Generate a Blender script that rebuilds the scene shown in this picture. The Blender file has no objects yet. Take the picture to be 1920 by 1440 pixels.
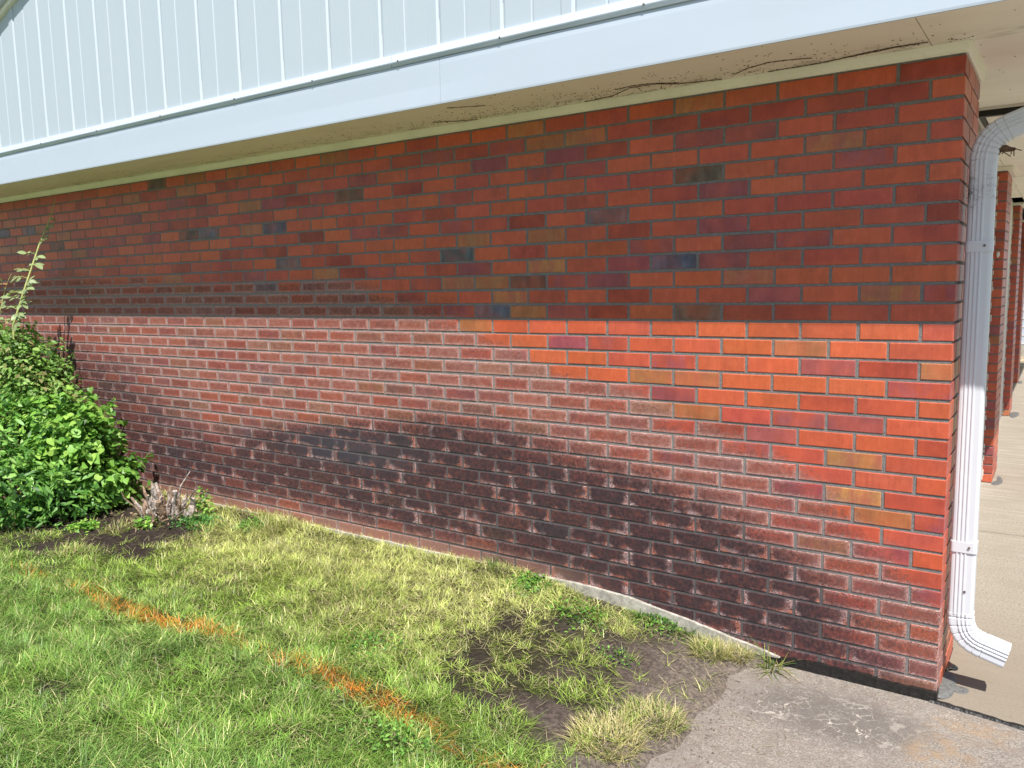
import bpy, math, random
import numpy as np
from mathutils import Vector, Matrix
R = math.radians
rng = np.random.default_rng(7)
random.seed(7)
scn = bpy.context.scene
col = scn.collection

# ---------------------------------------------------------------- camera, sky, sun, exposure
cam_d = bpy.data.cameras.new('camera'); cam = bpy.data.objects.new('camera', cam_d); col.objects.link(cam)
cam_d.sensor_width = 36; cam_d.lens = 1513.713 / 1920 * 36; cam_d.clip_end = 2000; cam_d.clip_start = .05
_r = Vector((0.8255764, 0.5639549, -0.0194575)); _u = Vector((-0.0526352, 0.1112923, 0.9923928)); _f = Vector((-0.5618302, 0.8182719, -0.1215643))
CAM = Vector((0.31165, -3.11093, 1.51126))
cam.matrix_world = Matrix(((_r.x, _u.x, -_f.x, CAM.x), (_r.y, _u.y, -_f.y, CAM.y), (_r.z, _u.z, -_f.z, CAM.z), (0, 0, 0, 1)))
scn.camera = cam
SUN = Vector((.40, -.45, 1.0)).normalized()
w = bpy.data.worlds.new('World'); scn.world = w; w.use_nodes = True
nt = w.node_tree; nt.nodes.clear()
sky = nt.nodes.new('ShaderNodeTexSky'); sky.sky_type = 'NISHITA'; sky.sun_disc = False
sky.sun_elevation = math.asin(SUN.z); sky.sun_rotation = math.atan2(SUN.x, SUN.y)
bg = nt.nodes.new('ShaderNodeBackground'); bg.inputs[1].default_value = .094
wo = nt.nodes.new('ShaderNodeOutputWorld')
nt.links.new(sky.outputs[0], bg.inputs[0]); nt.links.new(bg.outputs[0], wo.inputs[0])
sd = bpy.data.lights.new('sun', 'SUN'); sd.energy = 4.85; sd.angle = R(.5); sd.color = (1, .96, .9)
so = bpy.data.objects.new('sun', sd); col.objects.link(so)
so.rotation_euler = SUN.to_track_quat('Z', 'Y').to_euler()
vs = scn.view_settings; vs.view_transform = 'Standard'; vs.look = 'None'; vs.gamma = 1; vs.exposure = .72

# ---------------------------------------------------------------- helpers
def tag(o, label=None, cat=None, group=None, kind=None):
    if label: o['label'] = label
    if cat: o['category'] = cat
    if group: o['group'] = group
    if kind: o['kind'] = kind
    return o
def empty(name, loc=(0, 0, 0)):
    o = bpy.data.objects.new(name, None); col.objects.link(o); o.location = loc; o.empty_display_size = .1
    return o
def link(name, me, mat, parent=None):
    o = bpy.data.objects.new(name, me); col.objects.link(o)
    if mat and not me.materials: me.materials.append(mat)
    if parent is not None:
        o.parent = parent
        p = parent; off = Vector((0, 0, 0))
        while p is not None: off += p.location; p = p.parent
        o.location = -off
    return o
def mk(name, v, f, mat, parent=None, smooth=False):
    me = bpy.data.meshes.new(name); me.from_pydata([tuple(map(float, a)) for a in v], [], f); me.update()
    if smooth: me.polygons.foreach_set('use_smooth', [True] * len(me.polygons))
    return link(name, me, mat, parent)
def mknp(name, v, quads, tris, mat, parent=None, cols=None, smooth=False):
    """fast mesh from numpy; quads (n,4) and tris (m,3)"""
    me = bpy.data.meshes.new(name); v = np.asarray(v, np.float32)
    q = np.asarray(quads, np.int32).reshape(-1, 4); t = np.asarray(tris, np.int32).reshape(-1, 3)
    me.vertices.add(len(v)); me.vertices.foreach_set('co', v.ravel())
    me.loops.add(q.size + t.size); me.loops.foreach_set('vertex_index', np.concatenate([q.ravel(), t.ravel()]))
    me.polygons.add(len(q) + len(t))
    st = np.concatenate([np.arange(len(q)) * 4, q.size + np.arange(len(t)) * 3]).astype(np.int32)
    me.polygons.foreach_set('loop_start', st)
    if smooth: me.polygons.foreach_set('use_smooth', np.ones(len(st), bool))
    me.update(calc_edges=True)
    if cols is not None: setcol(me, 'col', cols)
    return link(name, me, mat, parent)
def setcol(me, name, c):
    c = np.asarray(c, np.float32)
    if c.shape[1] == 3: c = np.concatenate([c, np.ones((len(c), 1), np.float32)], 1)
    a = me.attributes.new(name, 'FLOAT_COLOR', 'POINT'); a.data.foreach_set('color', c.ravel())
class MB:
    def __init__(s): s.v = []; s.f = []
    def add(s, v, f):
        n = len(s.v); s.v += [tuple(a) for a in v]; s.f += [tuple(i + n for i in a) for a in f]; return s
    def box(s, x0, x1, y0, y1, z0, z1, b=0):
        if b <= 0:
            v = [(x, y, z) for z in (z0, z1) for y in (y0, y1) for x in (x0, x1)]
            return s.add(v, [(0, 2, 3, 1), (4, 5, 7, 6), (0, 1, 5, 4), (2, 6, 7, 3), (0, 4, 6, 2), (1, 3, 7, 5)])
        v = []; idx = {}
        for ix, x in enumerate((x0, x1)):
            for iy, y in enumerate((y0, y1)):
                for iz, z in enumerate((z0, z1)):
                    sx, sy, sz = (b, -b)[ix], (b, -b)[iy], (b, -b)[iz]
                    for a, p in enumerate(((x, y + sy, z + sz), (x + sx, y, z + sz), (x + sx, y + sy, z))):
                        idx[ix, iy, iz, a] = len(v); v.append(p)
        f = []
        I = lambda a, x, y, z: idx[x, y, z, a]
        f.append((I(0,0,0,0), I(0,0,0,1), I(0,0,1,1), I(0,0,1,0))); f.append((I(0,1,0,0), I(0,1,1,0), I(0,1,1,1), I(0,1,0,1)))
        f.append((I(1,0,0,0), I(1,1,0,0), I(1,1,0,1), I(1,0,0,1))); f.append((I(1,0,1,0), I(1,0,1,1), I(1,1,1,1), I(1,1,1,0)))
        f.append((I(2,0,0,0), I(2,0,1,0), I(2,1,1,0), I(2,1,0,0))); f.append((I(2,0,0,1), I(2,1,0,1), I(2,1,1,1), I(2,0,1,1)))
        for a in (0, 1):
            for c in (0, 1):
                f.append((I(0,a,c,0), I(1,a,c,0), I(1,a,c,1), I(0,a,c,1)))
                f.append((I(0,a,0,c), I(0,a,1,c), I(2,a,1,c), I(2,a,0,c)))
                f.append((I(1,0,a,c), I(2,0,a,c), I(2,1,a,c), I(1,1,a,c)))
                for d in (0, 1): f.append((I(0,a,c,d), I(1,a,c,d), I(2,a,c,d)))
        f = list(dict.fromkeys(f))
        return s.add(v, f)
    def tube(s, pts, rad, n=6, cap=True):
        pts = [Vector(p) for p in pts]; m = len(pts)
        if not hasattr(rad, '__len__'): rad = [rad] * m
        v = []; prev = None
        for i, p in enumerate(pts):
            t = (pts[min(i + 1, m - 1)] - pts[max(i - 1, 0)]).normalized()
            a = t.cross(Vector((0, 0, 1)) if abs(t.z) < .9 else Vector((1, 0, 0))).normalized() if prev is None else (prev - t * prev.dot(t)).normalized()
            prev = a; b = t.cross(a)
            for k in range(n):
                an = 2 * math.pi * k / n
                v.append(p + (a * math.cos(an) + b * math.sin(an)) * rad[i])
        f = [(i * n + k, i * n + (k + 1) % n, (i + 1) * n + (k + 1) % n, (i + 1) * n + k) for i in range(m - 1) for k in range(n)]
        if cap: f += [tuple(range(n))[::-1], tuple((m - 1) * n + k for k in range(n))]
        return s.add(v, f)
    def build(s, name, mat, parent=None, smooth=False):
        o = mk(name, s.v, s.f, mat, parent, smooth)
        return o
def fixn(o):
    import bmesh
    bm = bmesh.new(); bm.from_mesh(o.data); bmesh.ops.recalc_face_normals(bm, faces=bm.faces); bm.to_mesh(o.data); bm.free(); return o
def hashn(ix, iy, seed):
    h = (ix.astype(np.int64) * 374761393 + iy.astype(np.int64) * 668265263 + seed * 974711) & 0xffffffff
    h = ((h ^ (h >> 13)) * 1274126177) & 0xffffffff
    return ((h ^ (h >> 16)) & 0xffff) / 65535.
def vn(x, y, s, seed=0, oct=1):
    """value noise 0..1, feature size s metres"""
    x = np.asarray(x, float); y = np.asarray(y, float); o = 0; a = 1; t = 0
    for k in range(oct):
        X = x / s; Y = y / s; ix = np.floor(X); iy = np.floor(Y); fx = X - ix; fy = Y - iy
        fx = fx * fx * (3 - 2 * fx); fy = fy * fy * (3 - 2 * fy)
        v = (hashn(ix, iy, seed + k) * (1 - fx) + hashn(ix + 1, iy, seed + k) * fx) * (1 - fy) + (hashn(ix, iy + 1, seed + k) * (1 - fx) + hashn(ix + 1, iy + 1, seed + k) * fx) * fy
        o = o + a * v; t += a; a *= .5; s = s * .5
    return o / t
def sst(a, b, x):
    t = np.clip((x - a) / (b - a), 0, 1); return t * t * (3 - 2 * t)

# ---------------------------------------------------------------- material helpers
class NT:
    def __init__(s, name):
        s.m = bpy.data.materials.new(name); s.m.use_nodes = True; s.t = s.m.node_tree; s.t.nodes.clear()
        s.out = s.t.nodes.new('ShaderNodeOutputMaterial'); s.b = s.t.nodes.new('ShaderNodeBsdfPrincipled')
        s.t.links.new(s.b.outputs[0], s.out.inputs[0])
        g = s.t.nodes.new('ShaderNodeNewGeometry'); s.pos = g.outputs['Position']; s.geo = g
    def set(s, i, v):
        i = s.b.inputs[i] if isinstance(i, str) else i
        if isinstance(v, bpy.types.NodeSocket): s.t.links.new(v, i)
        elif hasattr(v, '__len__') and len(v) == 3 and i.type == 'RGBA': i.default_value = (*v, 1)
        else: i.default_value = v
    def attr(s, n, f='Color'):
        a = s.t.nodes.new('ShaderNodeAttribute'); a.attribute_name = n; return a.outputs[f]
    def vmul(s, a, k):
        n = s.t.nodes.new('ShaderNodeVectorMath'); n.operation = 'MULTIPLY'; s.t.links.new(a, n.inputs[0]); n.inputs[1].default_value = k; return n.outputs[0]
    def vadd(s, a, b):
        n = s.t.nodes.new('ShaderNodeVectorMath'); n.operation = 'ADD'; s.t.links.new(a, n.inputs[0]); s.set(n.inputs[1], b); return n.outputs[0]
    def noise(s, vec, scale, detail=3, rough=.55, dist=0, f='Fac'):
        n = s.t.nodes.new('ShaderNodeTexNoise'); s.t.links.new(vec, n.inputs['Vector']); n.inputs['Scale'].default_value = scale
        n.inputs['Detail'].default_value = detail; n.inputs['Roughness'].default_value = rough; n.inputs['Distortion'].default_value = dist
        return n.outputs[f]
    def vor(s, vec, scale, feat='F1', out='Distance', rnd=1):
        n = s.t.nodes.new('ShaderNodeTexVoronoi'); n.feature = feat; s.t.links.new(vec, n.inputs['Vector']); n.inputs['Scale'].default_value = scale; n.inputs['Randomness'].default_value = rnd
        return n.outputs[out]
    def math(s, op, a, b=0, c=0, clamp=False):
        n = s.t.nodes.new('ShaderNodeMath'); n.operation = op; n.use_clamp = clamp
        for i, v in enumerate((a, b, c)): s.set(n.inputs[i], v)
        return n.outputs[0]
    def step(s, x, a, b, lo=0, hi=1):
        n = s.t.nodes.new('ShaderNodeMapRange'); n.interpolation_type = 'SMOOTHSTEP'; s.set(n.inputs[0], x)
        n.inputs[1].default_value = a; n.inputs[2].default_value = b; n.inputs[3].default_value = lo; n.inputs[4].default_value = hi
        return n.outputs[0]
    def mix(s, f, a, b, mode='MIX'):
        n = s.t.nodes.new('ShaderNodeMix'); n.data_type = 'RGBA'; n.blend_type = mode; n.clamp_factor = True
        s.set(n.inputs[0], f); s.set(n.inputs[6], a); s.set(n.inputs[7], b); return n.outputs[2]
    def sep(s, v):
        n = s.t.nodes.new('ShaderNodeSeparateXYZ'); s.t.links.new(v, n.inputs[0]); return n.outputs
    def sepc(s, v):
        n = s.t.nodes.new('ShaderNodeSeparateColor'); s.t.links.new(v, n.inputs[0]); return n.outputs
    def bump(s, h, dist=.002, st=1):
        n = s.t.nodes.new('ShaderNodeBump'); n.inputs['Distance'].default_value = dist; n.inputs['Strength'].default_value = st
        s.set(n.inputs['Height'], h); s.t.links.new(n.outputs[0], s.b.inputs['Normal']); return n
    def blob(s, x, y, r, soft=.5, warp=None):
        v = s.pos if warp is None else warp
        sx = s.sep(v); dx = s.math('SUBTRACT', sx[0], x); dy = s.math('SUBTRACT', sx[1], y)
        if hasattr(r, '__len__'): dx = s.math('DIVIDE', dx, r[0]); dy = s.math('DIVIDE', dy, r[1]); r = 1
        d = s.math('SQRT', s.math('ADD', s.math('MULTIPLY', dx, dx), s.math('MULTIPLY', dy, dy)))
        return s.step(d, r * soft, r * 1.25, 1, 0)

def m_brick():
    n = NT('glazed_brick')
    A = n.attr('col'); B = n.attr('col2'); M = n.sepc(n.attr('mask')); worn, dark, rnd = M[0], M[1], M[2]
    E = n.sepc(n.attr('edge')); U, V = E[0], E[1]                       # 0..1 over the face
    du = n.math('MULTIPLY', n.math('MINIMUM', U, n.math('SUBTRACT', 1, U)), .194)
    dv = n.math('MULTIPLY', n.math('MINIMUM', V, n.math('SUBTRACT', 1, V)), .058)
    de = n.math('MINIMUM', du, dv)
    P = n.vadd(n.pos, n.vmul(n.attr('mask'), (0, 0, 0)))
    patch = n.noise(n.vmul(n.pos, (17, 17, 7)), 1, 4, .6)
    c = n.mix(n.step(patch, .38, .62), A, B)
    tone = n.noise(n.vmul(n.pos, (38, 38, 26)), 1, 5, .65)
    c = n.mix(n.step(tone, .35, .65, .30, 0), c, n.mix(1, c, (.62, .58, .58), 'MULTIPLY'))
    c = n.mix(n.step(tone, .50, .75, 0, .35), c, n.mix(1, c, (1.15, 1.45, 1.5), 'MULTIPLY'))
    streak = n.noise(n.vmul(n.pos, (95, 95, 9)), 1, 3)
    c = n.mix(n.step(streak, .3, .75, 0, .38), c, n.mix(.5, c, (.16, .035, .02), 'MIX'))
    big = n.noise(n.pos, 7, 2)
    c = n.mix(n.step(big, .35, .7, 0, .3), c, (.70, .13, .05), 'MIX')
    fine = n.noise(n.vmul(n.pos, (230, 230, 120)), 1, 4, .65)
    c = n.mix(n.step(fine, .32, .68, .22, 0), c, n.mix(1, c, (.6, .55, .55), 'MULTIPLY'))
    # thin pale bloom along the edges of each clean brick
    c = n.mix(n.math('MULTIPLY', n.step(de, .0005, .006, 1, 0), n.step(fine, .4, .7, 0, .16)), c, (.62, .40, .34))
    # small speckle pits
    pit = n.step(n.noise(n.pos, 75, 1), .74, .79)
    c = n.mix(n.math('MULTIPLY', pit, .7), c, (.05, .03, .025))
    # worn zone: mottled brown face, pink white frosting in feathery lines that start at the edges
    ro = n.math('SUBTRACT', rnd, .5)
    craze = n.noise(n.vmul(n.pos, (190, 190, 120)), 1, 4, .7, 1.0)
    craze2 = n.noise(n.vmul(n.pos, (70, 70, 55)), 1, 4, .65, .6)
    lump = n.noise(n.vmul(n.pos, (26, 26, 40)), 1, 3, .6)
    ridge = n.math('ABSOLUTE', n.math('SUBTRACT', n.noise(n.vmul(n.pos, (88, 88, 105)), 1, 2, .55, 2.2), .5))
    fil = n.step(ridge, .022, .060, 1, 0)
    cw = n.mix(.22, c, (.20, .060, .045))
    brown = n.mix(.52, c, (.125, .066, .05))
    wc = n.mix(n.step(n.math('ADD', craze2, n.math('MULTIPLY', ro, .25)), .36, .62), cw, brown)
    wc = n.mix(n.step(craze, .45, .58, 0, .8), wc, (.075, .037, .033))
    ein = n.step(de, .001, .017, 1, 0)
    fro = n.math('ADD', n.math('ADD', n.math('MULTIPLY', craze, 1.0), n.math('MULTIPLY', ein, .075)), n.math('MULTIPLY', lump, .40))
    fr = n.step(n.math('ADD', fro, n.math('MULTIPLY', ro, .14)), .68, .84)
    pink = n.mix(n.step(craze2, .35, .65), (.52, .30, .27), (.42, .17, .13))
    wc = n.mix(1, wc, (.86, .84, .84), 'MULTIPLY')
    gpos = n.sep(n.pos)
    frk = n.math('MULTIPLY', n.step(gpos[2], .15, .75, .20, .40), n.step(gpos[0], -1.1, -.2, 1, .75))
    wc = n.mix(n.math('MULTIPLY', fr, frk), wc, pink)
    wc = n.mix(n.math('MULTIPLY', n.math('MULTIPLY', fil, n.math('ADD', n.math('MULTIPLY', ein, .75), .12)), .8), wc, (.66, .47, .43))
    wear = n.math('ADD', n.math('ADD', worn, n.math('MULTIPLY', n.math('SUBTRACT', craze2, .5), .9)), n.math('MULTIPLY', ro, .35))
    wear = n.math('MULTIPLY', n.step(wear, .30, .75), n.step(worn, .03, .15))
    c1 = n.mix(wear, c, wc)
    # dark zone: soaked purple brown with pale feathers radiating from the joints
    dp = n.mix(n.step(craze2, .3, .7), (.060, .039, .041), (.028, .022, .027))
    dp = n.mix(n.step(lump, .45, .75, .02, .16), dp, c)
    gx_ = n.sep(n.pos); bl = n.math('MULTIPLY', n.step(n.math('ABSOLUTE', n.math('ADD', gx_[0], 2.95)), .1, .75, 1, 0), n.step(n.math('ABSOLUTE', n.math('SUBTRACT', gx_[2], .62)), .04, .15, 1, 0))
    dp = n.mix(n.math('MULTIPLY', bl, .6), dp, (.045, .05, .062))
    hb = n.step(du, .002, .036, .17, 0); vb = n.step(n.math('MULTIPLY', V, .058), .002, .028, .17, 0)
    env = n.math('ADD', n.math('ADD', hb, vb), n.math('ADD', n.math('ADD', n.math('MULTIPLY', n.noise(n.pos, 10, 3), .85), -.02), n.math('MULTIPLY', ro, .18)))
    core = n.step(n.math('ADD', n.math('MULTIPLY', craze, 1.9), env), 1.80, 1.90)
    fl = n.math('MAXIMUM', n.math('MULTIPLY', fil, n.step(env, .52, .74)), n.math('MULTIPLY', core, .7))
    fcol = n.mix(n.step(n.noise(n.pos, 17, 2), .44, .58), (.64, .43, .42), (.60, .22, .15))
    dp = n.mix(n.math('MULTIPLY', fl, .85), dp, fcol)
    dk = n.math('ADD', n.math('ADD', dark, n.math('MULTIPLY', n.math('SUBTRACT', craze2, .5), .8)), n.math('ADD', n.math('MULTIPLY', ro, .24), n.math('MULTIPLY', n.math('SUBTRACT', lump, .5), .45)))
    dk = n.math('MULTIPLY', n.step(dk, .12, .92), n.step(dark, .02, .25))
    c2 = n.mix(dk, c1, dp)
    dust = n.math('MULTIPLY', n.step(n.math('ADD', gx_[2], n.math('MULTIPLY', n.math('SUBTRACT', lump, .5), .10)), .17, .25, .6, 0), n.step(gx_[0], -1.9, -1.2, 1, 0))
    c2 = n.mix(n.math('MULTIPLY', dust, n.step(craze2, .3, .6, .4, 1)), c2, (.34, .20, .155))
    n.set('Base Color', c2)
    n.set('Roughness', n.math('ADD', n.math('MULTIPLY', wear, .40), .36))
    n.set('Specular IOR Level', n.math('SUBTRACT', .26, n.math('MULTIPLY', wear, .12)))
    h = n.math('ADD', n.math('MULTIPLY', streak, .35), n.math('MULTIPLY', n.math('MULTIPLY', craze, wear), 1.2))
    h = n.math('ADD', h, n.math('MULTIPLY', fine, .3))
    n.bump(h, .0016, .8)
    return n.m
def m_mortar():
    n = NT('sandy_mortar'); M = n.sepc(n.attr('mask'))
    g = n.noise(n.pos, 420, 3, .7); b = n.noise(n.pos, 30, 3)
    c = n.mix(n.step(g, .35, .68), (.095, .09, .088), (.33, .315, .30))
    c = n.mix(n.step(b, .4, .7, 0, .4), c, (.15, .138, .13))
    spk = n.step(n.noise(n.pos, 300, 1), .70, .76)
    c = n.mix(n.math('MULTIPLY', spk, .8), c, (.5, .47, .42))
    c = n.mix(n.math('MULTIPLY', n.step(M[0], .1, .9, 0, .2), n.step(b, .4, .6)), c, (.36, .30, .28))
    c = n.mix(n.step(M[1], .1, .7, 0, .85), c, (.070, .062, .065))
    n.set('Base Color', c); n.set('Roughness', .92); n.bump(n.math('ADD', g, n.math('MULTIPLY', b, .8)), .004, 1)
    return n.m
def m_paint(name, c, dirt=.12, rough=.42, grain=None, dcol=(.45, .40, .30)):
    n = NT(name); b = n.noise(n.vmul(n.pos, (3, 3, 1.2)), 1, 5, .6)
    cc = n.mix(n.step(b, .42, .75, 0, dirt), c, dcol)
    cc = n.mix(n.step(n.noise(n.pos, 60, 4), .55, .8, 0, dirt * .8), cc, dcol)
    n.set('Base Color', cc); n.set('Roughness', rough)
    if grain: n.bump(n.noise(n.vmul(n.pos, grain), 1, 3, .6, .8), .0012, .6)
    else: n.bump(n.noise(n.pos, 5, 3), .004, .25)
    return n.m
def m_flat(name, c, rough=.7, var=.25, scale=40, bump=.001, spec=.3):
    n = NT(name); b = n.noise(n.pos, scale, 4, .6)
    n.set('Base Color', n.mix(n.step(b, .3, .7), tuple(a * (1 - var) for a in c), tuple(a * (1 + var) for a in c)))
    n.set('Roughness', rough); n.set('Specular IOR Level', spec); n.bump(b, bump, .8); return n.m
def m_leaf(name, trans=.35, rough=.45):
    n = NT(name); A = n.attr('col'); c = n.mix(n.step(n.noise(n.pos, 90, 3), .3, .7, 0, .3), A, n.mix(.5, A, (.02, .03, .008)))
    n.set('Base Color', c); n.set('Roughness', rough); n.set('Specular IOR Level', .35)
    t = n.t.nodes.new('ShaderNodeBsdfTranslucent'); m = n.t.nodes.new('ShaderNodeMixShader'); m.inputs[0].default_value = trans
    n.set(t.inputs[0], n.mix(.5, c, n.mix(1, c, (1.0, 1.3, .35), 'MULTIPLY')))
    n.t.links.new(n.b.outputs[0], m.inputs[1]); n.t.links.new(t.outputs[0], m.inputs[2]); n.t.links.new(m.outputs[0], n.out.inputs[0])
    return n.m
def m_soil():
    n = NT('lawn_soil'); A = n.attr('col'); g = n.noise(n.pos, 55, 6, .7); g2 = n.noise(n.pos, 260, 3, .6)
    c = n.mix(n.step(g, .35, .7), n.mix(1, A, (.55, .53, .52), 'MULTIPLY'), n.mix(1, A, (1.35, 1.3, 1.25), 'MULTIPLY'))
    c = n.mix(n.step(g2, .62, .72, 0, .35), c, (.26, .21, .15))
    n.set('Base Color', c); n.set('Roughness', .95); n.set('Specular IOR Level', .15)
    n.bump(n.math('ADD', n.math('MULTIPLY', g, 1.6), n.math('MULTIPLY', g2, .4)), .012, 1); return n.m
def m_apron():
    n = NT('weathered_concrete')
    wv = n.noise(n.pos, 9, 4, .6, f='Color'); warp = n.vadd(n.pos, n.vmul(n.vadd(wv, (-.5, -.5, -.5)), (.16, .16, 0)))
    agg = n.noise(n.pos, 170, 4, .7); mid = n.noise(n.pos, 16, 5, .65); spk = n.vor(n.pos, 260)
    c = n.mix(n.step(agg, .34, .68), (.15, .132, .115), (.31, .272, .232))
    c = n.mix(n.step(mid, .42, .62, 0, .6), c, (.19, .155, .13))
    c = n.mix(n.step(spk, .12, .20, .6, 0), c, (.50, .46, .42))
    fk = n.noise(n.vmul(n.pos, (70, 110, 70)), 1, 3, .6, 1.5)
    c = n.mix(n.math('MULTIPLY', n.step(fk, .60, .68, 0, .8), n.step(n.noise(n.pos, 5, 2), .38, .6, .15, 1)), c, (.46, .41, .36))
    c = n.mix(n.step(n.noise(n.pos, 95, 2), .68, .76, 0, .75), c, (.44, .37, .31))
    # grey, finely crazed patch beside the wall
    gm = n.blob(-.30, -.30, (.34, .20), .45, warp)
    c = n.mix(n.math('MULTIPLY', gm, .55), c, (.085, .078, .075))
    # pale mineral in the craze lines
    e = n.vor(warp, 7.5, 'DISTANCE_TO_EDGE'); e2 = n.vor(warp, 17, 'DISTANCE_TO_EDGE')
    wide = n.noise(n.pos, 30, 3)
    ln = n.math('MAXIMUM', n.step(n.math('MULTIPLY', e, n.step(wide, .3, .7, 1., 2.8)), .008, .022, 1, 0), n.math('MULTIPLY', n.step(e2, .015, .05, 1, 0), .45))
    cm = n.math('MAXIMUM', n.math('MULTIPLY', n.blob(-.28, -.33, (.40, .24), .3, warp), n.step(n.noise(n.pos, 13, 2), .35, .6, .2, 1)), n.math('MULTIPLY', n.step(n.noise(n.pos, 3.5, 2), .5, .62), .35))
    c = n.mix(n.math('MULTIPLY', n.math('MULTIPLY', ln, cm), .8), c, (.50, .45, .39))
    # rust stains
    rm = n.math('MAXIMUM', n.blob(.12, -.14, (.15, .08), .3, warp), n.blob(.06, -.36, (.13, .16), .3, warp))
    rm = n.math('MAXIMUM', rm, n.blob(.2, -.7, (.25, .3), .3, warp))
    c = n.mix(n.math('MULTIPLY', rm, n.step(mid, .35, .70, .0, .55)), c, (.34, .225, .12))
    # dusting of dry soil near the lawn edge
    sx = n.sep(warp); dm = n.step(sx[0], -.80, -.50, 1, 0)
    c = n.mix(n.math('MULTIPLY', dm, .7), c, (.20, .17, .15))
    n.set('Base Color', c); n.set('Roughness', .9); n.set('Specular IOR Level', .2)
    n.bump(n.math('SUBTRACT', n.math('ADD', agg, n.math('MULTIPLY', mid, .6)), n.math('MULTIPLY', ln, .7)), .003, .9); return n.m
def m_walk():
    n = NT('brushed_concrete')
    agg = n.noise(n.pos, 95, 5, .75); br = n.noise(n.vmul(n.pos, (1.6, 22, 1)), 1, 5, .65, .5); mid = n.noise(n.pos, 4, 4, .6)
    c = n.mix(n.step(agg, .3, .7), (.165, .14, .11), (.345, .305, .25))
    c = n.mix(n.math('MULTIPLY', n.step(br, .42, .66, 0, .6), n.step(n.sep(n.pos)[1], 1.2, 4, .25, 1)), c, (.37, .33, .27))
    c = n.mix(n.step(mid, .45, .7, 0, .5), c, (.23, .20, .155))
    y = n.sep(n.pos)[1]
    c = n.mix(n.math('MULTIPLY', n.step(y, .3, 1.4, 1, 0), n.step(agg, .4, .62, .15, .75)), c, (.19, .155, .11))
    c = n.mix(n.step(n.noise(n.pos, 120, 2), .68, .75, 0, .6), c, (.09, .07, .055))
    n.set('Base Color', c); n.set('Roughness', .9); n.set('Specular IOR Level', .2); n.bump(n.math('ADD', agg, n.math('MULTIPLY', br, .5)), .0025, .8); return n.m
def m_soffit():
    n = NT('soffit_paint')
    b = n.noise(n.vmul(n.pos, (2, 6, 2)), 1, 5, .6)
    c = n.mix(n.step(b, .42, .72, 0, .35), (.90, .85, .78), (.74, .68, .58))
    y = n.sep(n.pos)[1]
    near = n.math('MULTIPLY', n.step(y, -.20, -.03, 0, 1), n.step(y, .0, .01, 1, 0))
    c = n.mix(n.math('MULTIPLY', near, n.step(n.noise(n.vmul(n.pos, (9, 30, 1)), 1, 4), .45, .7, 0, .5)), c, (.26, .21, .13))
    n.set('Base Color', c); n.set('Roughness', .6); n.bump(n.noise(n.pos, 14, 3), .002, .4); return n.m
MB_ = m_brick(); MM = m_mortar()
M_white = m_paint('white_metal', (.47, .535, .615), .05, .38)
M_siding = m_paint('white_siding', (.44, .505, .56), .05, .55, (70, 70, 5), (.5, .52, .5))
M_trim = m_paint('cream_trim', (.86, .82, .74), .2, .5, None, (.33, .27, .17))
M_soffit = m_soffit()
M_pipe = m_paint('pipe_enamel', (.60, .62, .66), .05, .32, None, (.5, .47, .4))
M_cream = m_paint('cream_panel', (.62, .58, .52), .15, .5)
M_foot = m_flat('footing_concrete', (.36, .335, .29), .9, .3, 35, .004)
M_tar = m_flat('black_sealant', (.012, .011, .010), .45, .5, 60, .006, .5)
M_caulk = m_flat('grey_caulk', (.115, .115, .11), .7, .25, 60, .003)
M_black = m_flat('black_metal', (.015, .014, .013), .5, .3)
M_bark = m_flat('stump_wood', (.33, .28, .245), .9, .65, 55, .008)
M_stem = m_flat('green_stem', (.42, .44, .16), .5, .25)
M_stem2 = m_flat('sprig_stem', (.14, .20, .05), .6, .25)
M_twig = m_flat('brown_twig', (.10, .06, .035), .85, .35)
M_clay = m_flat('grey_clay', (.14, .115, .10), .9, .5, 120, .003)
M_cocoon = m_flat('pale_silk', (.62, .58, .54), .8, .1)
M_leaf = m_leaf('leaf', .35); M_grass = m_leaf('grass_blade', .22, .38); M_dry = m_leaf('dry_straw', .25, .7)
M_soil = m_soil(); M_apron = m_apron(); M_walk = m_walk()

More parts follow.
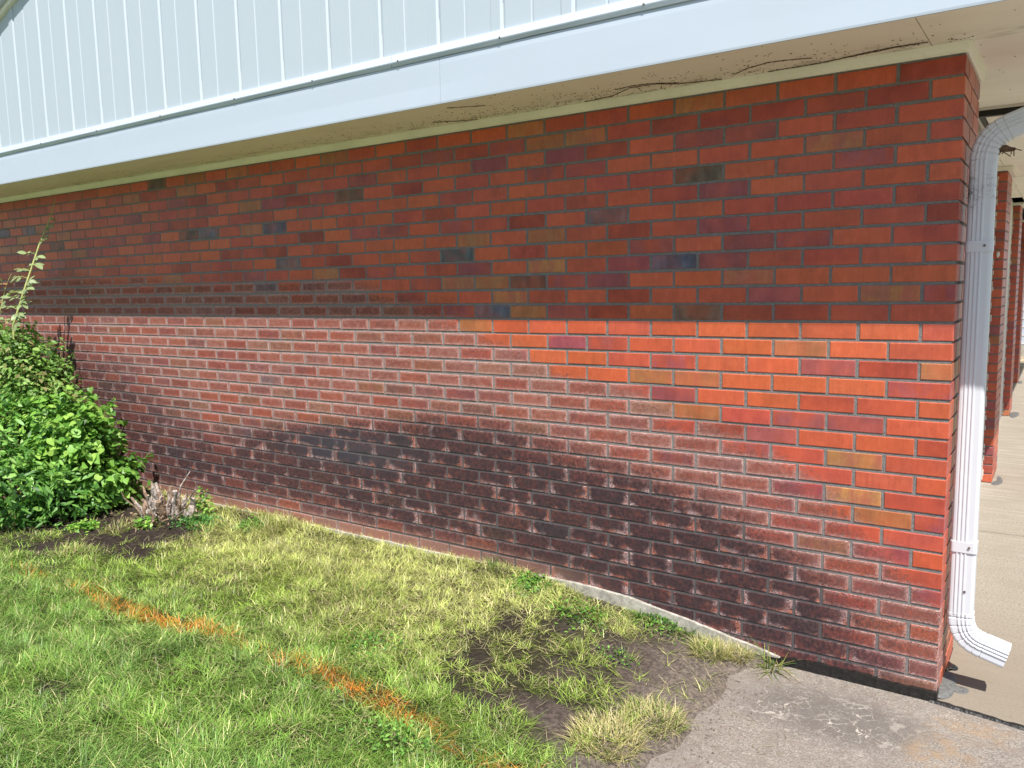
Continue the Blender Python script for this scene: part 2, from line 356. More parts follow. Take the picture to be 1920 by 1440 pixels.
# ---------------------------------------------------------------- brick wall
HC = .0677333; L = .2032; J = .0104
KINDS = 'ORDPTMKG'
ROWS = {(-13, 0): 3, (-13, 1): 1, (-13, 2): 1, (-13, 3): 1, (-13, 4): 5, (-13, 9): 1, (-13, 10): 1, (-12, 0): 1, (-12, 1): 3, (-12, 2): 3, (-12, 3): 3, (-12, 4): 3, (-12, 5): 3, (-12, 7): 5, (-12, 8): 5, (-12, 9): 4, (-12, 10): 3, (-12, 16): 1, (-12, 20): 1, (-12, 21): 5, (-11, 0): 1, (-11, 1): 2, (-11, 2): 1, (-11, 3): 4, (-11, 4): 4, (-11, 5): 1, (-11, 6): 3, (-11, 7): 4, (-11, 9): 4, (-11, 32): 5, (-10, 0): 2, (-10, 1): 1, (-10, 2): 6, (-10, 3): 1, (-10, 4): 1, (-10, 5): 1, (-10, 7): 4, (-10, 8): 4, (-10, 18): 5, (-10, 19): 1, (-10, 20): 4, (-10, 24): 4, (-10, 31): 8, (-9, 0): 1, (-9, 1): 4, (-9, 2): 2, (-9, 3): 1, (-9, 4): 7, (-9, 7): 1, (-9, 8): 1, (-9, 10): 4, (-9, 31): 5, (-8, 0): 1, (-8, 1): 1, (-8, 2): 2, (-8, 3): 1, (-8, 4): 4, (-8, 5): 2, (-8, 6): 1, (-8, 17): 8, (-8, 18): 5, (-8, 20): 8, (-8, 23): 4, (-8, 32): 5, (-8, 33): 5, (-7, 0): 3, (-7, 1): 2, (-7, 2): 2, (-7, 3): 2, (-7, 4): 1, (-7, 6): 8, (-7, 7): 1, (-7, 10): 4, (-7, 11): 1, (-7, 12): 4, (-7, 13): 4, (-6, 0): 3, (-6, 1): 2, (-6, 2): 2, (-6, 3): 2, (-6, 4): 4, (-6, 5): 2, (-6, 8): 5, (-5, 0): 2, (-5, 1): 1, (-5, 2): 4, (-5, 3): 4, (-5, 4): 1, (-5, 6): 1, (-5, 10): 8, (-4, 0): 2, (-4, 1): 2, (-4, 2): 2, (-4, 3): 2, (-4, 4): 4, (-4, 5): 8, (-4, 6): 4, (-4, 8): 6, (-4, 10): 4, (-4, 13): 4, (-3, 0): 1, (-3, 1): 1, (-3, 2): 1, (-3, 3): 5, (-3, 4): 1, (-3, 6): 4, (-3, 7): 4, (-3, 8): 7, (-3, 9): 5, (-3, 10): 5, (-3, 11): 4, (-3, 17): 8, (-2, 0): 4, (-2, 1): 6, (-2, 2): 1, (-2, 3): 4, (-2, 4): 2, (-2, 5): 1, (-2, 9): 6, (-1, 0): 2, (-1, 1): 2, (-1, 2): 3, (-1, 3): 2, (-1, 4): 7, (-1, 8): 5, (-1, 9): 8, (-1, 10): 4, (0, 0): 2, (0, 1): 1, (0, 2): 1, (0, 3): 1, (0, 4): 1, (0, 5): 1, (0, 6): 2, (0, 7): 1, (0, 8): 1, (0, 9): 1, (0, 10): 5, (0, 20): 5, (0, 21): 1, (0, 22): 4, (0, 24): 4, (0, 26): 4, (1, 0): 2, (1, 1): 1, (1, 2): 5, (1, 3): 1, (1, 4): 1, (1, 5): 1, (1, 6): 4, (1, 7): 4, (1, 8): 1, (1, 10): 1, (1, 13): 5, (1, 16): 5, (1, 21): 5, (2, 0): 5, (2, 1): 2, (2, 2): 4, (2, 3): 1, (2, 4): 1, (2, 5): 4, (2, 7): 1, (2, 8): 1, (2, 9): 4, (2, 13): 4, (2, 17): 5, (2, 18): 5, (2, 20): 1, (2, 22): 1, (2, 23): 1, (3, 0): 4, (3, 1): 1, (3, 2): 1, (3, 3): 1, (3, 4): 5, (3, 5): 5, (3, 6): 1, (3, 7): 1, (3, 8): 5, (3, 9): 5, (3, 10): 4, (3, 11): 5, (4, 0): 1, (4, 1): 1, (4, 2): 2, (4, 3): 1, (4, 4): 1, (4, 5): 4, (4, 16): 4, (4, 17): 4, (4, 19): 4, (4, 22): 5, (5, 0): 1, (5, 1): 4, (5, 2): 4, (5, 3): 2, (5, 4): 5, (5, 5): 5, (5, 9): 4, (5, 12): 7, (5, 13): 5, (5, 17): 8, (5, 24): 4, (6, 0): 3, (6, 1): 1, (6, 2): 1, (6, 3): 4, (6, 4): 3, (6, 5): 3, (6, 7): 4, (6, 10): 7, (6, 11): 5, (6, 17): 5, (6, 18): 4, (7, 0): 2, (7, 1): 6, (7, 2): 2, (7, 3): 4, (7, 4): 2, (7, 7): 4, (7, 8): 5, (8, 0): 1, (8, 1): 2, (8, 2): 2, (8, 3): 2, (8, 4): 4, (8, 5): 4, (8, 15): 5, (8, 21): 5, (9, 0): 2, (9, 1): 6, (9, 2): 4, (9, 3): 2, (9, 4): 2, (9, 17): 5, (9, 18): 4, (9, 19): 5, (10, 0): 4, (10, 1): 5, (10, 19): 8, (10, 20): 5, (10, 22): 4, (11, 0): 2, (11, 1): 2, (11, 2): 2, (11, 3): 2, (12, 0): 1, (12, 1): 4, (12, 2): 6, (12, 3): 2, (13, 0): 2, (13, 1): 2, (13, 2): 2, (14, 0): 4, (14, 1): 4, (15, 0): 2, (16, 0): 1, (19, 0): 5}
CO = {'O': (.53, .112, .052), 'R': (.45, .088, .056), 'D': (.34, .062, .040), 'P': (.31, .080, .090), 'T': (.40, .165, .072), 'M': (.43, .20, .078), 'K': (.085, .06, .045), 'G': (.07, .085, .11)}
def worn_f(x, z):
    zb = np.interp(x, [-9, -3.0, -2.2, -1.73, -1.27, -.97, -.6, -.4, -.21, .01, .5], [1.75, 1.62, 1.42, 1.24, 1.13, 1.0, .88, .76, .62, .42, .3])
    return sst(-.10, .22, zb - z)
DK = [(-3.35, .60, .45, .10, .7), (-2.95, .62, .5, .13, 1.2), (-2.6, .62, .4, .16, 1.1), (-2.25, .72, .35, .15, 1.0), (-1.95, .66, .35, .17, 1.2), (-1.6, .56, .35, .17, 1.2), (-1.3, .50, .32, .18, 1.2),
      (-1.0, .42, .32, .18, 1.1), (-.72, .30, .25, .14, 1.1), (-.5, .18, .22, .13, .9), (-.32, .06, .18, .08, .75), (-1.9, .38, .8, .18, .75), (-1.2, .22, .6, .14, .8), (-2.8, .40, .7, .14, .75), (-3.6, .42, .6, .13, .55),
      (-4.4, .38, .7, .22, .60), (-6.2, .9, .8, .35, .75), (-5.2, .75, .6, .3, .55), (-2.6, 1.42, 1.0, .07, .4), (-.9, .12, .3, .1, .6), (-2.6, .46, 1.7, .30, .38), (-4.7, .38, 1.2, .30, .40), (-1.1, .2, .75, .25, .45), (-.75, .12, .5, .2, .3), (-2.2, .25, 1.2, .18, .22), (-6.0, .5, 1.5, .5, .4)]
def dark_f(x, z):
    s = 0
    for a, b, c, d, k in DK: s = s + k * np.exp(-((x - a) / c) ** 2 - ((z - b) / d) ** 2)
    return 1 - np.exp(-1.15 * np.clip(s, 0, 9) ** 1.15)
def brick_mesh(x0, x1, y0, y1, z0, z1, c1, c2, face, seed):
    """one brick; face '-y' front, 'x' = also shows its end on +x. returns verts, faces, edge coords"""
    r = random.Random(seed); b = .0022; j = lambda s: r.uniform(-s, s)
    t = j(.0006); t2 = j(.0006); e = .0013
    xs0, xs1, zs0, zs1 = x0 + j(e), x1 + j(e), z0 + j(e), z1 + j(e)
    if face == 'x' : xs1 = x1
    v = []; ed = []
    def P(x, y, z, u=None, vv=None):
        v.append((x, y, z)); ed.append(((x - x0) / (x1 - x0) if u is None else u, (z - z0) / (z1 - z0) if vv is None else vv, 0))
    m = (xs0 + xs1) / 2
    # front inner 6 points
    P(xs0 + b, y0 + t, zs0 + b); P(m, y0 + t + j(.0004), zs0 + b + j(.0006)); P(xs1 - b, y0 + t2, zs0 + b)
    P(xs0 + b, y0 + t, zs1 - b); P(m, y0 + t + j(.0004), zs1 - b + j(.0006)); P(xs1 - b, y0 + t2, zs1 - b)
    # rim 6
    P(xs0, y0 + b + .0005, zs0); P(m, y0 + b, zs0 + j(.0006)); P(xs1, y0 + b, zs0); P(xs0, y0 + b + .0005, zs1); P(m, y0 + b, zs1 + j(.0006)); P(xs1, y0 + b, zs1)
    P(xs0, y1, zs0); P(xs1, y1, zs0); P(xs0, y1, zs1); P(xs1, y1, zs1)
    f = [(0, 1, 4, 3), (1, 2, 5, 4), (6, 7, 1, 0), (7, 8, 2, 1), (3, 4, 10, 9), (4, 5, 11, 10), (6, 0, 3, 9), (2, 8, 11, 5),
         (6, 12, 13, 8, 7), (9, 10, 11, 15, 14), (6, 9, 14, 12), (8, 13, 15, 11)]
    return v, f, ed
def brick_attrs(me, v, ed, c1, c2, off=0):
    v = np.array(v); n = len(v)
    setcol(me, 'col', np.tile(c1, (n, 1)) if np.ndim(c1) == 1 else c1); setcol(me, 'col2', np.tile(c2, (n, 1)) if np.ndim(c2) == 1 else c2)
    x, z = v[:, 0], v[:, 2]
    side = (v[:, 1] > .02) & (v[:, 0] > -.02)
    wn = worn_f(x, z) * np.where(side, .35, 1); dk = dark_f(x, z) * np.where(side, .3, 1)
    setcol(me, 'mask', np.stack([wn, dk, np.zeros(n) + off], 1)); setcol(me, 'edge', np.array(ed))
def colour(r, k, rr):
    ch = KINDS[ROWS[(r, k)] - 1] if (r, k) in ROWS else None
    if ch is None: ch = rr.choices('ORDPTKG', (36, 34, 10, 12, 4, 1.5, 1))[0]
    c = np.array(CO[ch]) * rr.uniform(.88, 1.12) * np.array([1, rr.uniform(.9, 1.12), rr.uniform(.9, 1.12)])
    if ch == 'M': c2 = c * .45 + np.array(CO['P']) * .55
    elif ch == 'T': c2 = c * np.array([.85, .8, .8]) if rr.random() < .6 else c * .55 + np.array(CO['P']) * .45
    elif ch in 'KG': c2 = c * 1.7
    elif ch == 'P': c2 = c * .85 if rr.random() < .5 else np.array(CO['R']) * .9
    else: c2 = c * rr.uniform(.82, 1.1)
    return c, c2
building = tag(empty('brick_building', (-3, 0, 0)), 'red brick building with white siding gable above a low overhanging eave', 'building')
# mortar core, gridded so that the stain follows the wall
def mortar_grid(x0, x1, z0, z1, y):
    xs = np.arange(x0, x1 + 1e-6, (x1 - x0) / round((x1 - x0) / .1)); zs = np.linspace(z0, z1, 28)
    X, Z = np.meshgrid(xs, zs); v = np.stack([X.ravel(), np.full(X.size, y), Z.ravel()], 1); nx = len(xs)
    i = (np.arange(len(zs) - 1)[:, None] * nx + np.arange(nx - 1)[None]).ravel()
    return v, np.stack([i, i + 1, i + 1 + nx, i + nx], 1)
v, q = mortar_grid(-9.2, -.0045, -.12, 2.238, .0030); n0 = len(v)
extra = [(-9.2, .25, -.12), (-.0045, .25, -.12), (-9.2, .25, 2.238), (-.0045, .25, 2.238), (-.30, .25, -.12), (-.30, .25, 2.238), (-.30, .498, -.12), (-.30, .498, 2.238), (-.0045, .498, -.12), (-.0045, .498, 2.238)]
v = np.concatenate([v, np.array(extra)])
nx = (n0 // 28); a, b, c_, d = 0, nx - 1, n0 - nx, n0 - 1
faces = [tuple(map(int, t)) for t in q] + [(b, n0 + 1, n0 + 3, d), (n0 + 1, n0 + 8, n0 + 9, n0 + 3), (n0 + 8, n0 + 6, n0 + 7, n0 + 9), (n0 + 6, n0 + 4, n0 + 5, n0 + 7), (n0 + 4, n0, n0 + 2, n0 + 5), (a, c_, n0 + 2, n0)]
wall = mk('brick_wall', v, faces, MM, building)
wn = worn_f(v[:, 0], v[:, 2]); dk = dark_f(v[:, 0], v[:, 2]); setcol(wall.data, 'mask', np.stack([wn, dk, dk * 0], 1))
cand = []
for r in range(-13, 21):
    z0 = (19 - r) * HC + J / 2; z1 = (20 - r) * HC - J / 2
    odd = r % 2
    for k in range(0, 46):
        if odd: x1 = -k * L; x0 = x1 - L
        else: x1 = -(k - .5) * L; x0 = x1 - L
        xa = x0 + J / 2; xb = x1 - J / 2
        if not odd and k == 0: xb = 0.
        if odd and k == 0: xb = 0.
        if xb > 0: xb = 0.
        if r >= 18 and xb < -1.5: continue
        y1 = .022
        if k == 0: y1 = (.0968 if odd else .194)
        cand.append((r, k, xa, xb, 0., y1, z0, z1))
    # side face of the end: stretchers behind the corner brick
    ys = [(.1016, .3048), (.3048, .508)] if odd else [(.2032, .4064), (.4064, .508)]
    for s, (ya, yb) in enumerate(ys): cand.append((r, 100 + s, -.03, 0., ya + J / 2, yb - J / 2 if yb < .5 else .503, z0, z1))
def vis(c):
    p = Vector(((c[2] + c[3]) / 2, c[4], (c[6] + c[7]) / 2)); d = p - CAM
    if c[1] >= 100: return (.2 if c[1] == 100 else .1) * .3 / d.length ** 2 * (c[5] - c[4]) * 5 * .35
    if c[6] < .147 * min(1, max(0, (-c[2] - .28) / 1.1)) - .03: return 0
    return (c[3] - c[2]) * abs(d.y) / d.length ** 3
cand.sort(key=vis, reverse=True)
V = []; F = []; ED = []; C1 = []; C2 = []; RN = []
for i, c in enumerate(cand):
    r, k, xa, xb, ya, yb, z0, z1 = c
    rr = random.Random(r * 977 + k * 31 + 5); c1, c2 = colour(r, k, rr)
    if k >= 100:
        b = .002; off = rr.uniform(-.0004, .0006)
        v = [(off, ya + b, z0 + b), (off, yb - b, z0 + b), (off, yb - b, z1 - b), (off, ya + b, z1 - b), (-b, ya, z0), (-b, yb, z0), (-b, yb, z1), (-b, ya, z1), (xa, ya, z0), (xa, yb, z0), (xa, yb, z1), (xa, ya, z1)]
        f = [(0, 1, 2, 3), (4, 5, 1, 0), (5, 6, 2, 1), (6, 7, 3, 2), (7, 4, 0, 3), (4, 8, 9, 5), (5, 9, 10, 6), (6, 10, 11, 7), (7, 11, 8, 4)]
        ed = [((p[1] - ya) / (yb - ya), (p[2] - z0) / (z1 - z0), 0) for p in v]
    else:
        v, f, ed = brick_mesh(xa, xb, ya, yb, z0, z1, c1, c2, 'x' if k == 0 else '-y', r * 131 + k)
    if i < 258:
        me = bpy.data.meshes.new('brick'); me.from_pydata(v, [], f); me.update(); brick_attrs(me, v, ed, c1, c2, rr.random())
        link('brick', me, MB_, wall)
    else:
        n = len(V); V += v; F += [tuple(a + n for a in t) for t in f]; ED += ed; C1 += [c1] * len(v); C2 += [c2] * len(v); RN += [rr.random()] * len(v)
me = bpy.data.meshes.new('brickwork'); me.from_pydata(V, [], F); me.update(); brick_attrs(me, V, ED, np.array(C1), np.array(C2), np.array(RN))
tag(link('brickwork', me, MB_, wall), kind='stuff')

# footing whose top falls away towards the corner, with a tar line above the slab
def strip(name, prof, y0, y1, mat, parent, seed=0, wob=.003, n=60, smooth=False):
    xs = np.linspace(prof[0][0], prof[-1][0], n); v = []; f = []
    top = np.interp(xs, [p[0] for p in prof], [p[1] for p in prof]); bot = np.interp(xs, [p[0] for p in prof], [p[2] for p in prof])
    top = top + (vn(xs, xs * 0, .05, seed, 3) - .5) * wob * 4
    for x, t, b in zip(xs, top, bot):
        o = (random.random() - .5) * wob
        v += [(x, y0 + o, b), (x, y0 + o, t - .002), (x, y1, t + .001), (x, y1, b)]
    for i in range(n - 1):
        a = i * 4; c = a + 4
        f += [(a, c, c + 1, a + 1), (a + 1, c + 1, c + 2, a + 2), (a + 2, c + 2, c + 3, a + 3)]
    f += [(0, 1, 2, 3), ((n - 1) * 4 + 3, (n - 1) * 4 + 2, (n - 1) * 4 + 1, (n - 1) * 4)]
    return mk(name, v, f, mat, parent, smooth)
strip('footing', [(-9.2, .147, -.15), (-1.45, .147, -.15), (-1.2, .134, -.15), (-.98, .101, -.15), (-.58, .031, -.15), (-.45, .0, -.15)], -.014, .03, M_foot, building, 3, .002, 160)
strip('sealant_strip', [(-.62, .020, -.06), (-.5, .034, -.06), (-.25, .040, -.06), (-.1, .030, -.06), (.003, .034, -.06)], -.016, .03, M_tar, building, 9, .004, 60)

# ---------------------------------------------------------------- eave: trim, soffit, fascia, siding
XE = .70
ex = lambda y: -.0195 * max(y, 0)
m = MB()   # cove trim along the top of the wall and round its end
prof = [(-.004, 2.2365), (-.004, 2.240), (-.010, 2.243), (-.016, 2.258), (-.019, 2.2695), (.01, 2.2695), (.01, 2.2365)]
ring = []
for (x, y, dx, dy) in ((-9.2, 0, 0, 1), (0, 0, -1, 1), (0, .503, -1, 0)):
    ring.append([(x + dx * a[0] if dx else x, y + dy * a[0] if dy else y, a[1]) for a in prof])
v = [p for q_ in ring for p in q_]; n = len(prof)
f = [(i * n + k, (i + 1) * n + k, (i + 1) * n + (k + 1) % n, i * n + (k + 1) % n) for i in range(2) for k in range(n)] + [tuple(range(n)), tuple(2 * n + k for k in range(n))[::-1]]
fixn(mk('soffit_trim', v, f, M_trim, building))
for xa, xb, ya, yb in ((-9.2, -5.6, -.398, 12.6), (-5.597, -2.35, -.398, 12.6), (-2.347, -.102, -.398, 12.6), (-.099, XE - .01, -.398, 3.05), (-.099 , XE - .01, 3.053, 6.4), (-.25, XE - .01, 6.403, 12.6)):
    MB().box(xa, xb, ya, yb, 2.270, 2.279).build('soffit_panel', M_soffit, building)
MB().box(-9.2, XE - .012, -.395, 12.6, 2.281, 2.6).build('roof_sun_block', M_trim, building)  # unseen solid box added above the soffit to block the sun
# fascia, two lengths of bent metal with a seam, slightly wavy face
def fascia(xa, xb, parent):
    xs = np.linspace(xa, xb, int((xb - xa) / .12) + 2); v = []; f = []
    for i, x in enumerate(xs):
        wv = (float(vn(x, 0, .5, 4)) - .5) * .003; d = -.412 - .014 * float(sst(-2, -7, x) * 0 + (x < -4) * min(1, (-x - 4) / 3) * 0)
        pts = [(d + .004, 2.262), (d, 2.263), (d - .001, 2.270), (d + wv, 2.34), (d + wv * .6, 2.42), (d + .001, 2.447), (d + .02, 2.447), (d + .02, 2.275), (d + .004, 2.275)]
        v += [(x, a, b) for a, b in pts]
    n = 9
    for i in range(len(xs) - 1):
        for k in range(n): f.append((i * n + k, (i + 1) * n + k, (i + 1) * n + (k + 1) % n, i * n + (k + 1) % n))
    f += [tuple(range(n)), tuple((len(xs) - 1) * n + k for k in range(n))[::-1]]
    return fixn(mk('fascia_board', v, f, M_white, parent))
fascia(-9.2, -1.8735, building); fascia(-1.8715, XE, building)
MB().box(XE - .012, XE, -.39, 12.6, 2.262, 2.447, .002).build('fascia_board', M_white, building)
# drip strip above the fascia with a shadow gap, nails
def drip(xa, xb, seed):
    xs = np.linspace(xa, xb, int((xb - xa) / .08) + 2); v = []; f = []
    for x in xs:
        w_ = (float(vn(x, 3, .35, seed)) - .5) * .006; q_ = (float(vn(x, 9, .2, seed)) - .5) * .004
        v += [(x, a, b) for a, b in [(-.4125, 2.449 + q_), (-.4145 + w_ * .5, 2.4475 + q_), (-.4165 + w_ * .5, 2.450 + q_), (-.4225, 2.462), (-.4235, 2.466), (-.4165, 2.484), (-.410, 2.499), (-.395, 2.501), (-.395, 2.449)]]
    n = 9
    for i in range(len(xs) - 1):
        for k in range(n): f.append((i * n + k, (i + 1) * n + k, (i + 1) * n + (k + 1) % n, i * n + (k + 1) % n))
    f += [tuple(range(n)), tuple((len(xs) - 1) * n + k for k in range(n))[::-1]]
    return fixn(mk('drip_strip', v, f, M_white, building))
d1 = drip(-9.2, -2.1345, 1); d2 = drip(-2.1315, XE, 2)
for x in (-7.1, -6.45, -5.8, -5.14, -4.48, -3.83, -3.19, -2.62, -2.09, -1.56, -.95, -.4, .2):
    mm = MB(); mm.tube([(x, -.416, 2.466), (x, -.4255, 2.466)], .0042, 8)
    o = mm.build('nail', M_clay, d1 if x < -2.13 else d2)
# vertical siding, one object per panel: raised batten with a bright bevel, fine groove between
rake_z = lambda x: 3.31 + .325 * (x + 5.57)
XB = -1.24 - .3203 * 24
k = 0
while XB + .3203 * k < XE - .05:
    xr = XB + .3203 * k; k += 1; xl = xr - .3203
    if xl < -9.2: continue
    xr = min(xr, XE - .02); y = -.400
    pf = [(xl + .0015, y + .004), (xl + .013, y), (xr - .189, y), (xr - .186, y + .004), (xr - .180, y + .0045), (xr - .177, y - .0006), (xr - .0575, y - .0006), (xr - .0555, y + .0025), (xr - .0525, y - .0045), (xr - .0085, y - .005), (xr - .001, y + .0035), (xr, y + .02), (xl + .0015, y + .02)]
    n = len(pf); v = [(a, b, 2.4985) for a, b in pf] + [(a, b, rake_z(a) + .02) for a, b in pf]
    f = [(i, (i + 1) % n, n + (i + 1) % n, n + i) for i in range(n)] + [tuple(range(n))[::-1], tuple(range(n, 2 * n))]
    fixn(mk('siding_panel', v, f, M_siding, building))
def rake(y0, y1, h0, h1, name, mat):
    v = [(x, y, rake_z(x) + h) for x in (-9.2, XE + .1) for y in (y0, y1) for h in (h0, h1)]
    return fixn(mk(name, v, [(0, 1, 3, 2), (4, 6, 7, 5), (0, 4, 5, 1), (2, 3, 7, 6), (0, 2, 6, 4), (1, 5, 7, 3)], mat, building))
rake(-.425, -.3955, -.008, .022, 'rake_molding', M_trim); rake(-.46, -.39, .024, .19, 'rake_board', M_white); rake(-.475, 12, .192, .21, 'roof_edge', M_clay)
# hatch frame in the soffit behind the pipe elbow
hx, hy = -.066, 1.245
m = MB(); m.box(hx, .16, hy, hy + .035, 2.232, 2.2695).box(hx, hx + .016, hy + .035, hy + .62, 2.232, 2.2695).box(.144, .16, hy + .035, hy + .62, 2.232, 2.2695).box(hx, .16, hy + .62, hy + .65, 2.232, 2.2695)
hf = m.build('hatch_frame', M_black, building); MB().box(hx + .018, .142, hy + .037, hy + .618, 2.245, 2.262, .002).build('hatch_panel', M_soffit, hf)
MB().box(hx - .004, .164, hy - .012, hy - .0015, 2.258, 2.2695).build('hatch_trim', M_cream, hf)

# recessed cream wall and brick pilasters down the walkway side
def side_wall(ya, yb):
    xa, xb = ex(ya) - .068, ex(yb) - .068; v = []
    for x, y in ((xa, ya), (xb, yb)): v += [(x, y, -.05), (x, y, 2.2695), (x - .15, y, -.05), (x - .15, y, 2.2695)]
    return fixn(mk('side_panel', v, [(0, 4, 5, 1), (2, 3, 7, 6), (0, 1, 3, 2), (4, 6, 7, 5), (1, 5, 7, 3), (0, 2, 6, 4)], M_cream, building))
side_wall(.505, 3.62); side_wall(4.15, 7.01); side_wall(7.54, 10.23); side_wall(10.76, 12.6)
def pilaster(y0, real, seed):
    xr = ex(y0) - .002; xl = xr - .20; y1 = y0 + .508
    p = MB().box(xl, xr - .0045, y0 + .0045, y1 - .004, -.06, 2.24).build('pilaster', MM, building)
    setcol(p.data, 'mask', np.zeros((len(p.data.vertices), 3)))
    rr = random.Random(seed); V, F, ED, C1, C2 = [], [], [], [], []
    for c in range(33):
        z0 = c * HC + J / 2 - .0; z1 = z0 + HC - J; odd = c % 2
        segs = [(y0, y0 + .0968, 1), (y0 + .1063, y0 + .300, 0), (y0 + .3095, y1, 0)] if odd else [(y0, y0 + .194, 1), (y0 + .2035, y0 + .397, 0), (y0 + .4065, y1, 0)]
        for ya, yb, front in segs:
            ch = rr.choices('ORDPT', (30, 34, 16, 12, 8))[0]; cc = np.array(CO[ch]) * rr.uniform(.88, 1.1)
            b = .002
            v = [(xl if front else xr - .05, ya, z0 + b), (xr - b, ya, z0 + b), (xr - b, ya, z1 - b), (xl if front else xr - .05, ya, z1 - b), (xr, ya + b, z0 + b), (xr, yb, z0 + b), (xr, yb, z1 - b), (xr, ya + b, z1 - b), (xl if front else xr - .05, ya + b, z0), (xr - b, ya + b, z0), (xr - b, yb, z0), (xl if front else xr - .05, ya + b, z1), (xr - b, ya + b, z1), (xr - b, yb, z1), (xl if front else xr - .05, yb, z0), (xl if front else xr - .05, yb, z1)]
            f = [(0, 1, 2, 3), (1, 4, 7, 2), (4, 5, 6, 7), (8, 9, 1, 0), (9, 4, 1), (9, 10, 5, 4), (3, 2, 12, 11), (2, 7, 12), (7, 6, 13, 12), (8, 14, 10, 9), (11, 12, 13, 15), (5, 10, 14, 15, 13, 6)]
            ed = [((q_[1] - ya) / (yb - ya), (q_[2] - z0) / (z1 - z0), 0) for q_ in v]
            if real and front:
                me = bpy.data.meshes.new('brick'); me.from_pydata(v, [], f); me.update()
                for nm, val in (('col', cc), ('col2', cc * .9), ('mask', np.zeros(3))): setcol(me, nm, np.tile(val, (16, 1)))
                setcol(me, 'edge', np.array(ed)); link('brick', me, MB_, p)
            else:
                n = len(V); V += v; F += [tuple(a + n for a in t) for t in f]; ED += ed; C1 += [cc] * 16
    me = bpy.data.meshes.new('brickwork'); me.from_pydata(V, [], F); me.update()
    setcol(me, 'col', np.array(C1)); setcol(me, 'col2', np.array(C1) * .9); setcol(me, 'mask', np.zeros((len(V), 3))); setcol(me, 'edge', np.array(ED))
    tag(link('brickwork', me, MB_, p), kind='stuff')
    MB().box(xl, xr + .03, y0 - .03, y1 + .02, 2.24, 2.2695, .003).build('pilaster_trim', M_trim, p)
    # ragged caulk line where the panel meets the front corner
    m_ = MB(); zz = 0.02
    while zz < 2.2:
        h = rr.uniform(.02, .05); m_.box(xr - .085, xr - .066 + rr.uniform(0, .012), y0 - .006, y0 + .002, zz, zz + h, .001); zz += h * rr.uniform(.9, 1.3)
    tag(m_.build('caulk_line', M_cream, p), kind='stuff')
    return p
pilaster(3.64, True, 1); pilaster(7.03, False, 2); pilaster(10.25, False, 3)

# ---------------------------------------------------------------- downspout
ds = tag(empty('downspout', (.053, .13, .12)), 'white ribbed metal downspout beside the brick corner with kicked out elbow', 'downspout')
def sweep(name, path, mat, parent, crimps=(), scale=1., caps=True, band=False, wall_t=0):
    """ribbed rectangular section swept along a path in the xz plane at y 0.10..0.16"""
    hw, hd, rc = .0405 * scale, .029 * scale, .011
    sec = []
    def arc(cx, cy, a0):
        for k in range(4): a = R(a0 + 30 * k); sec.append((cx + rc * math.cos(a), cy + rc * math.sin(a)))
    arc(hw - rc, -hd + rc, -90)                       # right front corner
    arc(hw - rc, hd - rc, 0); arc(-hw + rc, hd - rc, 90); arc(-hw + rc, -hd + rc, 180)
    if not band:
        for x in (-.019, -.006, .007):                 # three ribs on the front face
            sec += [(x - .0048, -hd), (x - .0022, -hd - .0032), (x + .0016, -hd - .0032), (x + .0042, -hd)]
    sec = [(a, b) for a, b in sec]; n = len(sec); v = []; P = [Vector((p[0], 0, p[1])) for p in path]
    for i, p in enumerate(P):
        t = (P[min(i + 1, len(P) - 1)] - P[max(i - 1, 0)]).normalized(); a = Vector((t.z, 0, -t.x))
        s = crimps[i] if i < len(crimps) else 1
        for (u, w_) in sec: q_ = p + a * u * s; v.append((q_.x, .13 + w_ * s, q_.z))
    f = [(i * n + k, i * n + (k + 1) % n, (i + 1) * n + (k + 1) % n, (i + 1) * n + k) for i in range(len(P) - 1) for k in range(n)]
    if caps: f += [tuple(range(n))[::-1], tuple((len(P) - 1) * n + k for k in range(n))]
    return fixn(mk(name, v, f, mat, parent))
def bez(p0, p1, p2, p3, n):
    o = []
    for i in range(n + 1):
        t = i / n; o.append(tuple((1 - t) ** 3 * a + 3 * (1 - t) ** 2 * t * b + 3 * (1 - t) * t * t * c + t ** 3 * d for a, b, c, d in zip(p0, p1, p2, p3)))
    return o
XC = .053
sweep('pipe', [(XC, z) for z in np.linspace(.295, 1.90, 9)], M_pipe, ds)
def crimped(pts, dips):
    out, cr = [], []
    for i in range(len(pts) - 1):
        a, b = pts[i], pts[i + 1]
        for t in (0, .34, .5, .66): out.append((a[0] + (b[0] - a[0]) * t, a[1] + (b[1] - a[1]) * t)); cr.append(1.0 if t != .5 or i not in dips else .93)
    out.append(pts[-1]); cr.append(1.0); return out, cr
lo = bez((XC, .300), (XC, .215), (.085, .196), (.137, .184), 7); lo.append((.203, .166))
p_, c_ = crimped(lo, range(0, 7)); e1 = sweep('elbow', p_, M_pipe, ds, c_, 1.035, caps=False)
e1.modifiers.new('solid', 'SOLIDIFY').thickness = .0016
hi = bez((XC, 1.885), (XC, 1.955), (.078, 1.985), (.128, 2.004), 7); hi.append((.20, 2.03))
p_, c_ = crimped(hi, range(0, 7)); sweep('elbow', p_, M_pipe, ds, c_, 1.04)
sweep('pipe', [(.19, 2.0265), (.66, 2.19)], M_pipe, ds)
for z in (1.612, .548):
    m = sweep('strap', [(XC, z - .019), (XC, z + .019)], M_pipe, ds, (), 1.05, band=True); m.location.y -= .0028
    s_ = MB(); s_.tube([(XC + .018, .0925, z + .002), (XC + .018, .0965, z + .002)], .0042, 10); s_.build('screw', M_clay, m)
s_ = MB(); s_.tube([(XC + .01, .0955, .385), (XC + .01, .099, .385)], .0045, 10); s_.build('screw', M_clay, ds)
